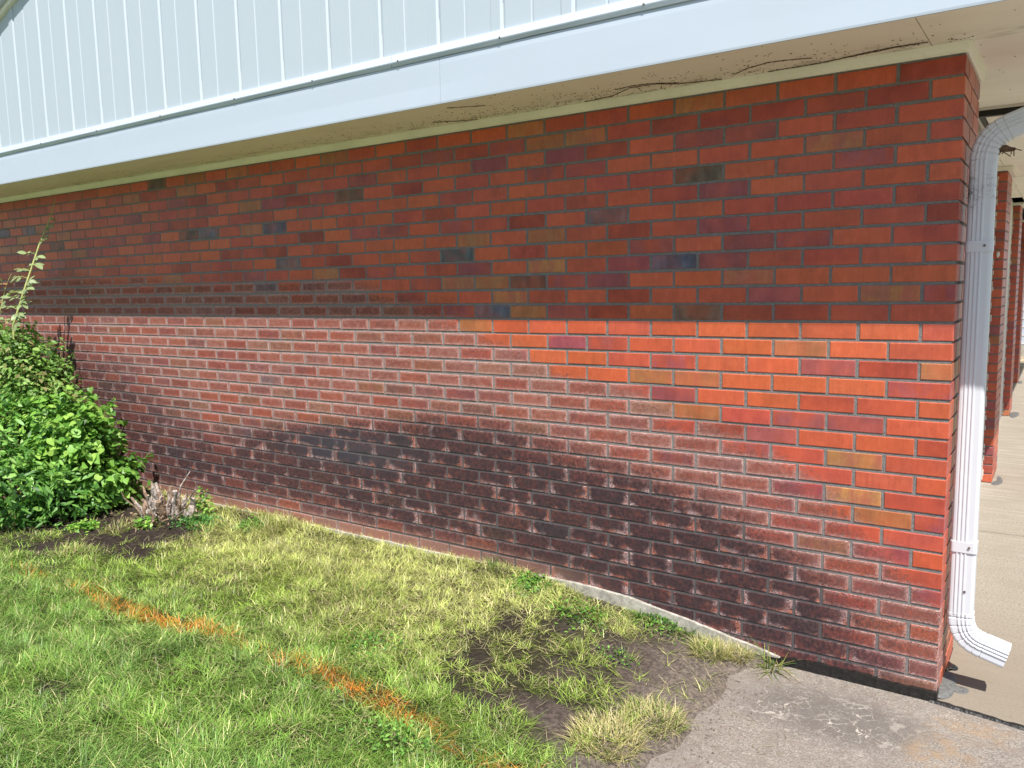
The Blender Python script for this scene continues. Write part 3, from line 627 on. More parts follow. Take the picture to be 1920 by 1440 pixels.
# cobweb fuzz and grime on the upper pipe; dead leaves stuck under the elbow
mm = MB()
for i in range(150):
    a = rng.normal(0, 1, 3) * (.028, .004, .035); p = np.array([.02, .094, 1.80]) + a + np.array([abs(a[0]) * .9, 0, -abs(a[0]) * -.35]); d = rng.normal(0, 1, 3) * (.012, .004, .012)
    mm.tube([p, p + d * .5 + rng.normal(0, .002, 3), p + d], .00035, 3, False)
tag(mm.build('cobweb', M_clay), 'dusty grey cobweb clinging to the upper downspout below its elbow', 'cobweb', kind='stuff')
def lump(name, c, s, mat, seed, sub=3, amp=.35, parent=None):
    import bmesh
    bm = bmesh.new(); bmesh.ops.create_icosphere(bm, subdivisions=sub, radius=1)
    r = random.Random(seed); dirs = [(Vector((r.gauss(0, 1), r.gauss(0, 1), r.gauss(0, 1))).normalized(), r.uniform(-amp, amp)) for _ in range(14)]
    for v in bm.verts:
        k = 1 + sum(a * max(0, v.co.dot(d)) ** 4 for d, a in dirs); v.co = Vector((v.co.x * k * s[0] + c[0], v.co.y * k * s[1] + c[1], v.co.z * k * s[2] + c[2]))
    me = bpy.data.meshes.new(name); bm.to_mesh(me); bm.free(); me.polygons.foreach_set('use_smooth', [True] * len(me.polygons))
    return link(name, me, mat, parent)
ng = tag(empty('insect_nest', (.115, .12, 1.93)), 'dark ragged insect nest hanging under the upper downspout elbow', 'nest')
lump('nest_body', (.112, .115, 1.932), (.026, .010, .011), M_twig, 5, 3, .6, ng).rotation_euler = (0, 0, 0)
mm = MB()
for i in range(14):
    p = Vector((.09 + rng.random() * .05, .115, 1.925 + rng.random() * .012)); mm.tube([p, p + Vector((rng.normal(0, .012), rng.normal(0, .006), -abs(rng.normal(0, .014))))], .0016, 4)
tag(mm.build('nest_strands', M_twig, ng), kind='stuff')
lump('silk_cocoon', (-.108, 3.628, 1.66), (.011, .008, .022), M_cocoon, 3, 2, .05); tag(bpy.data.objects['silk_cocoon'], 'small white cocoon hanging on the nearest brick pilaster', 'cocoon')
# black sealant and grey caulk where the wall end meets the walk
tag(lump('sealant_lump', (.014, .30, .0), (.026, .055, .009), M_tar, 23, 4, .5), 'lump of black sealant on the walkway under the downspout elbow', 'sealant')
o = lump('caulk_smear', (.02, .13, -.002), (.032, .11, .010), M_caulk, 17, 3, .5); tag(o, 'grey caulk smear along the foot of the brick corner', 'caulk')
o = lump('caulk_smear', (.062, .13, -.002), (.03, .035, .006), M_caulk, 19, 3, .3); tag(o, 'smaller pale blob of grey caulk on the walkway beside the long smear', 'caulk')

# ---------------------------------------------------------------- ground
def gh(x, y):
    x = np.asarray(x, float); y = np.asarray(y, float)
    h = .105 * sst(-.62, -1.6, x) + (vn(x, y, .6, 21, 2) - .5) * .035 * sst(-.5, -1.5, x) + (vn(x, y, .09, 22, 2) - .5) * .012
    edge = -.70 + (vn(y, y * 0, .22, 31, 3) - .5) * .16 + .14 * sst(-.22, .02, y)
    h = h + .012 - .045 * sst(edge - .03, edge + .07, x)
    h = h + .022 * sst(-.16, -.03, y) * sst(-1.45, -1.75, x)
    h = h + .05 * np.exp(-((x + 4.10) / .28) ** 2 - ((y + .36) / .22) ** 2)
    return h
PATCH = [(-4.28, -1.05, .22, .10, 1.), (-4.2, -.72, .30, .17, 1.2), (-3.92, -.50, .22, .14, 1.), (-3.8, -.79, .22, .13, 1.), (-3.85, -1.18, .16, .06, .8), (-4.35, -.45, .3, .2, 1.2), (-4.9, -.6, .5, .5, 1.2), (-2.58, -1.82, .10, .05, .8), (-3.75, -.12, .16, .07, .7),
         (-1.31, -.02, .10, .06, .9), (-.93, -.35, .17, .16, 1.25), (-.92, -.10, .20, .09, .9), (-.72, -.1, .12, .16, .9), (-1.54, -.45, .07, .10, .8), (-1.33, -.37, .07, .10, .9), (-1.49, -.81, .08, .08, 1.), (-1.31, -.99, .08, .06, 1.), (-1.62, -.67, .07, .06, .8),
         (-1.18, -.70, .07, .06, .8), (-1.03, -.91, .14, .07, 1.1), (-.87, -1.0, .17, .10, 1.2), (-.73, -.98, .12, .14, 1.2), (-1.14, -.90, .12, .06, .8), (-.80, -.55, .16, .25, 1.2), (-1.08, -.38, .14, .09, .9), (-1.2, -.6, .12, .05, .6), (-.75, -1.3, .12, .2, 1.)]
def bare(x, y):
    s = 0
    for a, b, c, d, k in PATCH: s = s + k * np.exp(-((x - a) / c) ** 2 - ((y - b) / d) ** 2)
    return np.clip(s + (vn(x, y, .12, 51, 3) - .5) * .55 * np.clip(s * 2, 0, 1), 0, 1.3)
def dryf(x, y):
    d = .85 * np.exp(-((y + .15) / .55) ** 2) + (vn(x, y, .45, 61, 3) - .5) * 1.1 - .55 * sst(-.7, -1.6, y) + .35 * np.exp(-((x + 2.3) / .8) ** 2 - ((y + .4) / .5) ** 2)
    d = d - .55 * np.exp(-((x + 1.15) / .38) ** 2 - ((y + .60) / .38) ** 2)
    return np.clip(d, 0, 1)
def orange_f(x, y):
    yc = -1.24 - .03 * sst(-1.9, -1.2, x) + (vn(x, x * 0, .5, 71) - .5) * .05
    on = np.interp(x, [-4.1, -3.95, -3.8, -3.7, -3.45, -3.3, -3.1, -2.6, -2.35, -2.2, -2.0, -1.92, -1.85, -1.5, -1.38, -1.25, -1.12, -1.02, -.85, -.75], [0, .35, .3, .0, .35, .5, .85, .9, .3, .15, .35, .2, .85, .9, .7, .2, .2, .8, .8, 0])
    wd = .036 + .020 * vn(x, y, .06, 72, 2)
    return on * np.exp(-((y - yc) / wd) ** 4)
def grid(x0, x1, y0, y1, s):
    xs = np.arange(x0, x1 + s * .5, s); ys = np.arange(y0, y1 + s * .5, s); X, Y = np.meshgrid(xs, ys); nx = len(xs)
    i = (np.arange(len(ys) - 1)[:, None] * nx + np.arange(nx - 1)[None]).ravel()
    return X.ravel(), Y.ravel(), np.stack([i, i + 1, i + 1 + nx, i + nx], 1)
X, Y, q = grid(-7.2, -.30, -3.4, .03, .018)
b_ = bare(X, Y); clod = (vn(X, Y, .035, 91, 3) - .5) * .030 * np.clip(b_, 0, 1) * sst(-1.2, -3.5, X) + (vn(X, Y, .022, 92, 2) - .5) * .010 * np.clip(b_, 0, 1)
Z = gh(X, Y) + clod
dryd = sst(-1.6, -.7, X)
sc = np.stack([.040 + .115 * dryd, .031 + .095 * dryd, .026 + .083 * dryd], 1) * (.8 + .5 * vn(X, Y, .2, 94, 2))[:, None]
th = np.stack([.045 + 0 * X, .045 + 0 * X, .022 + 0 * X], 1)
cc = th * (1 - np.clip(b_, 0, 1))[:, None] + sc * np.clip(b_, 0, 1)[:, None]
nearc = sst(-1.0, -.74, X)[:, None]; cc = cc * (1 - nearc) + nearc * np.array([.21, .178, .15])
lawn = mknp('lawn_ground', np.stack([X, Y, Z], 1), q, [], M_soil, None, cc, True); tag(lawn, 'lumpy dark soil of the lawn in front of the brick wall', 'ground', kind='structure')
# wide ground reaching the horizon, below everything built nearer
M_far = m_flat('far_lawn', (.13, .155, .06), .95, .3, 3, .01)
tag(mk('ground', [(-400, -400, -.09), (400, -400, -.09), (400, 500, -.09), (-400, 500, -.09)], [(0, 1, 2, 3)], M_far), 'wide green lawn running to the horizon all round', 'ground', kind='structure')
# concrete apron in front, walkway behind the joint line
def slab(name, poly, ztop, zb, mat, label):
    n = len(poly); v = [(x, y, ztop) for x, y in poly] + [(x, y, zb) for x, y in poly]
    f = [tuple(range(n))] + [(i, i + n, (i + 1) % n + n, (i + 1) % n) for i in range(n)]
    return tag(fixn(mk(name, v, f, mat)), label, 'pavement', kind='structure')
edge = [(x, -.016 - .045 * max(0, x) / .3 + .004 * math.sin(x * 90) * (x > 0)) for x in np.linspace(-1.05, 3.0, 150)]
slab('apron_slab', [(-1.05, -9), (6.0, -9), (6.0, -.65)] + edge[::-1], -.004, -.08, M_apron, 'weathered brown concrete slab with pale cracks and rust stains at the corner')
edge2 = [(x, -.002 - .036 * max(0, x) / .3 + .006 * math.sin(x * 70 + 1) + .003 * math.sin(x * 210)) for x in np.linspace(.003, 3.0, 120)]
yj = [(.5 - .5, 2.30), (0, 5.6), (0, 8.9)]
walk_edges = [0, 2.303, 5.6, 8.9, 12.2]
for i, (ya, yb) in enumerate(((0, 2.300), (2.306, 5.597), (5.603, 8.897), (8.903, 12.0))):
    if i == 0: poly = edge2 + [(3.0, yb + .12), (-.3, yb)]; poly = [(-.3, .505), (.003, .505)] + poly
    else: poly = [(-.4, ya), (3.0, ya + .12), (3.0, yb + .12), (-.4, yb)]
    slab('walkway_slab', poly, 0.0, -.08, M_walk, ['tan concrete walkway square beside the downspout', 'second tan concrete square along the walkway', 'third tan concrete square along the walkway', 'farthest tan concrete square of the walkway'][i])
# dark soil packed in the open joint
v = []; f = []
xs = np.linspace(-.02, 1.5, 170)
for i, x in enumerate(xs):
    yc = -.012 - .040 * max(0, x) / .3; hw = .013 + .008 * float(vn(x, 0, .05, 5, 2))
    v += [(x, yc - hw, -.010), (x, yc - hw * .3, .001 + .004 * float(vn(x, 1, .02, 6))), (x, yc + hw * .4, .002 + .004 * float(vn(x, 2, .02, 7))), (x, yc + hw, -.010)]
for i in range(len(xs) - 1):
    a = i * 4; f += [(a + k, a + 4 + k, a + 5 + k, a + 1 + k) for k in range(3)]
tag(fixn(mk('joint_filler', v, f, M_tar)), 'black cracked filler in the joint between the two slabs', 'joint filler', kind='structure')
for y0 in (3.64, 7.03, 10.25):
    o = lump('tar_smear', (ex(y0) + .03, y0 + .12, -.004), (.045, .24, .008), M_caulk, int(y0 * 7), 3, .4)
    tag(o, {3.64: 'dark tar smear at the foot of the nearest brick pilaster', 7.03: 'dark tar smear at the foot of the second brick pilaster', 10.25: 'dark tar smear at the foot of the farthest brick pilaster'}[y0], 'tar smear')
M_gravel = m_flat('pale_gravel', (.30, .24, .16), .95, .6, 9, .03)
tag(mk('gravel', [(-3, 12.05, -.03), (8, 12.05, -.03), (8, 17.0, -.02), (-3, 17.0, -.02)], [(0, 1, 2, 3)], M_gravel), 'pale gravel strip beyond the end of the walkway', 'gravel', kind='structure')
fb = tag(empty('far_building', (-.3, 15.3, 0)), 'white sided building far beyond the walkway end', 'building')
MB().box(-8, 4, 15.2, 20, .18, 4.5).build('wall', M_white, fb); MB().box(-8, 4.02, 15.17, 20, -.05, .18).build('base', M_foot, fb)
m = MB()
for i in range(26): m.box(-8, 4, 15.19, 15.2 - .002, .2 + i * .16, .2 + i * .16 + .012)
tag(m.build('siding_laps', M_trim, fb), kind='stuff')
# wall lantern on the far pilaster
wl = tag(empty('wall_lantern', (-.17, 10.2, 1.95)), 'small black wall lantern near the farthest brick pilaster', 'lantern')
MB().box(-.19, -.13, 10.12, 10.20, 1.82, 1.98, .006).build('lantern_body', M_black, wl)
mm = MB(); mm.add([(-.20, 10.10, 2.0), (-.10, 10.10, 2.0), (-.10, 10.22, 2.0), (-.20, 10.22, 2.0), (-.15, 10.16, 2.06)], [(0, 1, 4), (1, 2, 4), (2, 3, 4), (3, 0, 4), (3, 2, 1, 0)]); mm.build('lantern_cap', M_black, wl)

# ---------------------------------------------------------------- grass
def blades(P, H, W, az, lean, bend, colr, name, mat, label, cat='grass', tipc=None, parent=None):
    """P (n,3) roots. each blade: 3 segments, tapering, bent"""
    n = len(P); dx = np.cos(az); dy = np.sin(az); px = -dy; py = dx
    ts = [0, .4, .75, 1.0]; V = np.zeros((n, 7, 3)); C = np.zeros((n, 7, 3)); k = 0
    for t in ts:
        out = H * (np.sin(lean) * t + bend * t * t); up = H * (np.cos(lean) * t - .45 * bend * t * t)
        cx = P[:, 0] + dx * out; cy = P[:, 1] + dy * out; cz = P[:, 2] + np.maximum(up, .002)
        wv = W * (1 - t ** 1.6) * .5
        if t < 1:
            for sg in (-1, 1):
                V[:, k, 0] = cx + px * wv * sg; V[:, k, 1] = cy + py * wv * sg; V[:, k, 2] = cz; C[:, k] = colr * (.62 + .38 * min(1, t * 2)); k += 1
        else:
            V[:, k, 0] = cx; V[:, k, 1] = cy; V[:, k, 2] = cz; C[:, k] = colr * 1.05 if tipc is None else tipc; k += 1
    b = (np.arange(n) * 7)[:, None]
    q = np.concatenate([b + [0, 1, 3, 2], b + [2, 3, 5, 4]]); t = b + [4, 5, 6]
    o = mknp(name, V.reshape(-1, 3), q, t, mat, parent, C.reshape(-1, 3))
    if label: tag(o, label, cat)
    tag(o, kind='stuff'); return o
N = 580000
gx = rng.uniform(-6.2, -.55, N); gy = rng.uniform(-3.2, .0, N)
dist = np.hypot(gx - CAM.x, gy - CAM.y)
dens = np.clip(1.25 - .12 * dist, .5, 1) * np.where(gy < -2.35 + 0 * gx, .15, 1) * np.where(gx < -5.0, .25, 1)
br = bare(gx, gy); clump = vn(gx, gy, .055, 41, 2)
edge_ = -.74 + (vn(gy, gy * 0, .22, 31, 3) - .5) * .16
sparse = np.exp(-((gx + 1.15) / .42) ** 2 - ((gy + .62) / .42) ** 2)
keep = rng.random(N) < dens * np.maximum(np.clip(1.1 - br * 1.35, .0, 1), .5 * sst(.66, .78, clump)) * np.where(sparse > .25, sst(.30, .56, clump) * 1.05 * (1.15 - sparse * .6), 1) * (gx < edge_) * (.55 + .6 * clump)
ok = keep; gx = gx[ok]; gy = gy[ok]; dist = dist[ok]; n = len(gx)
hgt = (.022 + .024 * vn(gx, gy, .10, 43, 2) + .018 * vn(gx, gy, .5, 44)) * rng.uniform(.6, 1.35, n) * (1.05 + .35 * sst(-.8, -1.8, gy))
wid = rng.uniform(.0011, .0027, n) * (.8 + .12 * dist)
fa = vn(gx, gy, .13, 45, 2) * 4 * math.pi; az = np.where(rng.random(n) < .55, fa + rng.normal(0, .6, n), rng.uniform(0, 2 * math.pi, n))
lean = np.clip(rng.normal(.90, .38, n), .02, 1.45); bend = rng.uniform(.05, .75, n)
dr = np.clip(dryf(gx, gy) + rng.normal(0, .16, n), 0, 1)
g1 = np.array([.23, .43, .055]); g2 = np.array([.45, .57, .09]); g3 = np.array([.84, .78, .36]); g4 = np.array([.15, .32, .09])
mixn = vn(gx, gy, .25, 46, 3)[:, None]
base = g4 * (1 - mixn) + g1 * mixn
lt = sst(-1.5, -.5, gy)[:, None] * .6 + .25 * rng.random((n, 1)); base = base * (1 - lt) + g2 * lt
base = base * (1 - dr[:, None]) + dr[:, None] * (g2 * .62 + g3 * .38)
straw = rng.random(n) < (.07 + .22 * dr); base[straw] = g3 * rng.uniform(.75, 1.25, (straw.sum(), 1))
of = orange_f(gx, gy); iso = rng.random(n) < of * .85
om = rng.uniform(.6, 1, (iso.sum(), 1)); base[iso] = base[iso] * (1 - om) + om * np.array([.86, .28, .04]) * rng.uniform(.85, 1.25, (iso.sum(), 1))
base = base * rng.uniform(.40, 1.35, (n, 1)) * (.50 + .95 * vn(gx, gy, .06, 47, 2))[:, None]
P = np.stack([gx, gy, gh(gx, gy) - .003], 1)
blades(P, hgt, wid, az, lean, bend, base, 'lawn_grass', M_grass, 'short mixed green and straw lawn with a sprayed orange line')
print('grass blades', n)
# flat thatch of dead straws lying between the blades
N = 26000; tx = rng.uniform(-5.0, -.6, N); ty = rng.uniform(-2.6, -.01, N)
kk = rng.random(N) < np.clip(.25 + .7 * dryf(tx, ty), 0, 1) * np.clip(1.25 - bare(tx, ty), .12, 1) * (tx < -.70); tx = tx[kk]; ty = ty[kk]; n = len(tx)
blades(np.stack([tx, ty, gh(tx, ty) + .004], 1), rng.uniform(.03, .085, n), rng.uniform(.0015, .003, n), rng.uniform(0, 6.28, n), rng.uniform(1.1, 1.5, n), rng.uniform(-.1, .15, n), np.array([.52, .44, .25]) * rng.uniform(.5, 1.25, (n, 1)), 'dead_grass', M_dry, 'dead straw lying flat among the lawn blades')

# dry tufts and weeds, each its own plant
def tuft(x, y, r, n, h, c, label, name='grass_tuft', spread=1.0, group=None, w=.0028, mat=None):
    a = rng.uniform(0, 6.28, n); rr = r * np.sqrt(rng.random(n)) * .75; px = x + rr * np.cos(a); py = y + rr * np.sin(a)
    az = a + rng.normal(0, 1.1, n); cc = np.array(c)[rng.integers(0, len(c), n)] * rng.uniform(.7, 1.25, (n, 1))
    z = np.maximum(gh(px, py), -.004) - .003
    o = blades(np.stack([px, py, z], 1), h * rng.uniform(.45, 1.2, n), w * rng.uniform(.7, 1.2, n), az, np.clip(rng.normal(.75, .35, n) * spread, .05, 1.45), rng.uniform(.05, .6, n), cc, name, mat or M_dry, None)
    del o['kind']; tag(o, label, 'grass tuft', group); return o
DRY = [(.66, .56, .27), (.58, .48, .23), (.46, .45, .15), (.30, .36, .09), (.70, .60, .36)]
MIX = [(.14, .22, .035), (.20, .26, .05), (.40, .36, .12), (.10, .18, .03)]
GRN = [(.07, .19, .025), (.10, .24, .03), (.05, .14, .02)]
GT = 'grass tufts at the slab edge'
tuft(-.86, -.90, .15, 1000, .060, DRY, 'large straw yellow tuft at the bottom edge of the bare soil', group=GT)
tuft(-.79, -.70, .14, 850, .056, DRY[1:] + MIX[:1], 'straw and green tuft touching the concrete slab corner', group=GT)
tuft(-.80, -.11, .10, 650, .065, DRY + MIX[:2], 'dry tuft beside the wall above the bare soil', group=GT)
tuft(-.70, -.07, .07, 260, .07, DRY, 'small pale dry tuft between wall and slab', group=GT)
tuft(-.57, -.055, .05, 90, .11, [(.30, .34, .08), (.10, .2, .04), (.42, .36, .14)], 'sprawling tuft with long blades against the black sealant line', spread=1.5, group=GT, w=.0045)
tuft(-.96, -.03, .06, 160, .07, GRN + MIX, 'green tuft at the wall foot where the pale footing ends', group=GT)
tuft(-1.12, -.03, .05, 120, .075, GRN, 'dark green blades against the pale footing', group=GT)
tuft(-1.9, -.03, .07, 90, .08, GRN, 'dark blades by the wall in the middle of the footing', group=GT)
tuft(-2.25, -.62, .14, 300, .08, MIX, 'tall ragged green tuft interrupting the orange line', group=GT)
tuft(-4.20, -.62, .12, 260, .07, DRY + MIX, 'yellow tuft in the dark soil in front of the stump', group=GT)
tuft(-4.05, -.98, .12, 260, .06, DRY + MIX, 'yellow tuft in the soil left of the orange line', group=GT)
tuft(-4.30, -.17, .14, 500, .10, DRY, 'straw clump between the shrub and the stump', group=GT)
tuft(-3.45, -.10, .18, 700, .09, DRY[2:] + [(.34, .36, .08)], 'yellow green mound of grass at the wall right of the stump', group=GT)

LEAF = {}
def leaf_tpl(kind):
    """flat-ish leaf along +x, length 1; verts and faces, folded along the midrib"""
    if kind == 'heart': o = [(0, 0), (-.12, .26), (.02, .46), (.28, .47), (.62, .27), (1, 0)]
    elif kind == 'oval': o = [(0, 0), (.14, .17), (.40, .27), (.72, .20), (1, 0)]
    elif kind == 'long': o = [(0, 0), (.2, .10), (.45, .15), (.75, .10), (1, 0)]
    else: o = [(0, 0), (.3, .22), (.7, .24), (1, 0)]
    top = o[1:-1]; v = [(0, 0, 0), (1, 0, -.10)]; mids = [(.5 * (a[0]) + .10, 0, .0 - .05 * a[0]) for a in top]
    n = len(top)
    for a in top: v.append((max(a[0], 0.02), 0, -.06 * a[0] ** 2))
    for a in top: v.append((a[0], a[1], .10 * a[1] * 2 - .10 * a[0] ** 2))
    for a in top: v.append((a[0], -a[1], .10 * a[1] * 2 - .10 * a[0] ** 2))
    t = []; q = []
    for s, flip in ((2 + n, 0), (2 + 2 * n, 1)):
        fs = [(0, 2, s)] + [(2 + i, 2 + i + 1, s + i + 1, s + i) for i in range(n - 1)] + [(2 + n - 1, 1, s + n - 1)]
        for f_ in fs: f_ = f_[::-1] if flip else f_; (t if len(f_) == 3 else q).append(f_)
    return np.array(v), q, t
for kd in ('heart', 'oval', 'long', 'small'): LEAF[kd] = leaf_tpl(kd)
def basis(nrm, az):
    """rows: x axis (leaf direction), y, z(normal)"""
    nrm = nrm / np.linalg.norm(nrm, axis=1, keepdims=True); d = np.stack([np.cos(az), np.sin(az), -.25 + 0 * az], 1)
    d = d - nrm * (d * nrm).sum(1, keepdims=True); d /= np.linalg.norm(d, axis=1, keepdims=True) + 1e-9
    return d, np.cross(nrm, d), nrm
def leaves(name, kind, P, nrm, az, size, c, mat, parent=None, curl=None):
    tv, q, t = LEAF[kind]; d, s, nn = basis(nrm, az); n = len(P); m_ = len(tv)
    V = P[:, None] + size[:, None, None] * (tv[None, :, 0, None] * d[:, None] + tv[None, :, 1, None] * s[:, None] + tv[None, :, 2, None] * nn[:, None])
    C = np.repeat(c[:, None], m_, 1) * np.where(np.abs(tv[:, 1]) < .01, 1.12, .95)[None, :, None]
    b = (np.arange(n) * m_)[:, None]
    Q = np.concatenate([b + np.array(a) for a in q]) if q else []; T = np.concatenate([b + np.array(a) for a in t])
    return mknp(name, V.reshape(-1, 3), Q, T, mat, parent, C.reshape(-1, 3))
def up_normals(n, out, k=.6):
    v = rng.normal(0, .55, (n, 3)) + np.array([0, -.15, .75]) + out * k; return v
def ell_points(n, c, r, shell=.5):
    d = rng.normal(0, 1, (n, 3)); d /= np.linalg.norm(d, axis=1, keepdims=True); rad = shell + (1 - shell) * rng.random(n) ** .6
    lob = 1 + .20 * np.sin(d[:, 0] * 8 + c[0] * 5) * np.cos(d[:, 2] * 7 + c[1] * 9) + .12 * np.sin(d[:, 1] * 11 + d[:, 2] * 9)
    return np.array(c) + d * rad[:, None] * np.array(r) * lob[:, None], d
def stems(parent, pts, rad, mat, name='stem'):
    for p in pts: m_ = MB(); m_.tube(p, [rad * (1 - .7 * i / (len(p) - 1)) for i in range(len(p))], 6); m_.build(name, mat, parent)
def shrub(name, label, base, ells, kind, n, size, pal, nbig, seed_stems, cat='shrub', bigk=None):
    t = tag(empty(name, base), label, cat)
    st = []
    for i in range(seed_stems):
        e = ells[i % len(ells)]; tip = np.array(e[0]) + rng.normal(0, .35, 3) * np.array(e[1]); b0 = np.array(base) + rng.normal(0, .06, 3) * (1, 1, 0)
        mid = (b0 + tip) / 2 + rng.normal(0, .05, 3); st.append([tuple(b0), tuple(mid), tuple(tip)])
    stems(t, st, .008, M_twig)
    nsp = 46; SV = []
    tot = sum(e[2] for e in ells); P = []; D = []
    for c, r, wt in ells: a, b = ell_points(int(n * wt / tot), c, r); P.append(a); D.append(b)
    for i in range(nsp):
        e = ells[rng.integers(len(ells))]; d = rng.normal(0, 1, 3); d[2] = abs(d[2]) * .8 + .1; d /= np.linalg.norm(d); b0 = np.array(e[0]) + d * np.array(e[1]) * .9
        dr_ = d * .6 + np.array([0, -.1, .7]) + rng.normal(0, .2, 3); dr_ /= np.linalg.norm(dr_); ln = rng.uniform(.08, .19); t_ = rng.random(13)
        P.append(b0 + dr_ * (t_ * ln)[:, None] + rng.normal(0, .013, (13, 3))); D.append(np.tile(d, (13, 1)) + rng.normal(0, .5, (13, 3)))
        m_ = MB(); m_.tube([tuple(b0), tuple(b0 + dr_ * ln)], [.0022, .001], 4, False); SV.append(m_)
    P = np.concatenate(P); D = np.concatenate(D); ok = (P[:, 1] < -.02) & (P[:, 2] > gh(P[:, 0], P[:, 1]) + .02); P = P[ok]; D = D[ok]; n = len(P)
    ci = np.clip((vn(P[:, 0] * 1.3 + P[:, 2], P[:, 1] + P[:, 2], .11, 77, 2) * len(pal) + rng.normal(0, .6, n)).astype(int), 0, len(pal) - 1)
    c = np.array(pal)[ci] * rng.uniform(.75, 1.25, (n, 1)); sz = size * rng.uniform(.6, 1.3, n)
    fo = leaves('foliage', kind, P, up_normals(n, D), np.arctan2(D[:, 1], D[:, 0]) + rng.normal(0, .9, n), sz, c, M_leaf, t); tag(fo, kind='stuff')
    ms = MB()
    for q_ in SV: ms.add(q_.v, q_.f)
    tag(ms.build('sprig_stems', M_stem2, t), kind='stuff')
    # the leaves that show largest are parts of their own
    j = 0
    for _ in range(nbig * 6):
        if j >= nbig: break
        e = ells[rng.integers(len(ells))]; d = rng.normal(0, 1, 3); d[1] = -abs(d[1]); d[0] = d[0] * .8 + .25; d[2] = d[2] * .8 + .25; d /= np.linalg.norm(d)
        p = np.array(e[0]) + d * np.array(e[1]) * 1.03
        if p[2] < .18: continue
        nn = (d * .7 + np.array([.1, -.35, .5]) + rng.normal(0, .2, 3))[None]
        leaves('leaf', bigk or kind, p[None], nn, np.array([rng.uniform(0, 6.28)]), np.array([size * rng.uniform(1.2, 1.75)]), (np.array(pal[-1 - rng.integers(2)]) * rng.uniform(.95, 1.35))[None], M_leaf, t); j += 1
    return t
G_dark = [(.04, .12, .022), (.08, .21, .035), (.14, .31, .055), (.24, .43, .09)]
G_lime = [(.05, .13, .02), (.10, .24, .035), (.18, .36, .055), (.30, .48, .09)]
G_dusty = [(.06, .14, .03), (.13, .25, .05), (.19, .34, .07), (.28, .42, .11), (.27, .25, .10)]
shrub('leafy_shrub', 'low dark green shrub with narrow glossy leaves at the left edge', (-5.0, -.75, .1),
      [((-5.05, -.88, .33), (.42, .32, .30), 1.0), ((-5.6, -.95, .45), (.5, .35, .42), 1.1), ((-4.85, -.62, .28), (.33, .28, .24), .7), ((-5.45, -.62, .56), (.40, .35, .33), .8), ((-6.2, -1.0, .5), (.5, .4, .5), .6)], 'long', 7000, .058, G_dark, 60, 16)
shrub('climbing_vine', 'bright lime green heart leaved vine sprawling beside the brick wall', (-4.85, -.42, .1),
      [((-4.98, -.42, .42), (.30, .28, .32), 1.1), ((-4.82, -.34, .26), (.18, .20, .18), .5), ((-5.26, -.40, .62), (.30, .28, .22), .9), ((-4.92, -.48, .58), (.22, .2, .16), .5)], 'heart', 3600, .040, G_lime, 110, 14, cat='vine')
shrub('rose_bush', 'tall dusty green rose bush with reddish tips behind the vine', (-5.7, -.35, .1),
      [((-5.86, -.38, .92), (.36, .28, .33), 1.0), ((-5.62, -.36, .86), (.22, .24, .24), .5), ((-6.15, -.42, .95), (.4, .3, .36), .7), ((-5.95, -.38, 1.12), (.22, .2, .2), .35), ((-5.55, -.36, .6), (.45, .28, .4), .6)], 'oval', 8000, .038, G_dusty, 70, 14, cat='rose bush')
# the tall rose cane leaning up to the eave
rc = tag(empty('rose_cane', (-5.80, -.40, 1.2)), 'single long rose cane reaching up the wall to the eave', 'rose cane')
cane = [(-5.80, -.42, .9), (-5.788, -.40, 1.299), (-5.697, -.35, 1.539), (-5.66, -.232, 1.871), (-5.70, -.13, 2.04), (-5.777, -.04, 2.199)]
cane = [(x + .0, y, z) for x, y, z in cane]
m_ = MB(); m_.tube(cane, [.0075, .007, .0065, .0055, .004, .0018], 7); m_.build('stem', M_stem, rc)
def on_cane(t):
    t = t * (len(cane) - 1); i = min(int(t), len(cane) - 2); f_ = t - i; return np.array(cane[i]) * (1 - f_) + np.array(cane[i + 1]) * f_
for t, a0, s in ((.22, 2.8, .9), (.26, -.2, 1.), (.31, .1, 1.1), (.35, 2.9, 1.), (.40, 0.2, 1.1), (.45, 3.3, 1.), (.50, -.1, 1.2), (.55, 3.0, .9), (.60, .2, .8), (.64, .0, .7), (.72, .1, .8), (.79, -.2, .6), (.24, .6, 1.), (.29, 2.2, 1.), (.33, .9, 1.1), (.38, 2.4, 1.), (.43, .5, 1.1), (.48, 2.6, 1.), (.53, .4, 1.), (.20, 0., 1.), (.16, 3.0, 1.)):
    p0 = on_cane(t); d = np.array([math.cos(a0), -.25, .15]); d /= np.linalg.norm(d); pet = [tuple(p0), tuple(p0 + d * .05 * s + np.array([0, 0, .01])), tuple(p0 + d * .115 * s)]
    m_ = MB(); m_.tube(pet, .0012, 4); m_.build('leaf_stalk', M_stem, rc)
    for kq in range(5):
        q0 = p0 + d * (.045 + .018 * kq) * s; az = a0 + (1.0 if kq % 2 else -1.0) * (.9 if kq < 4 else 0)
        leaves('leaf', 'oval', q0[None], (np.array([.1, -.5, .7]) + rng.normal(0, .25, 3))[None], np.array([az]), np.array([.058 * s * rng.uniform(.8, 1.2)]), (np.array([.26, .32, .15]) * rng.uniform(.8, 1.3))[None], M_leaf, rc)
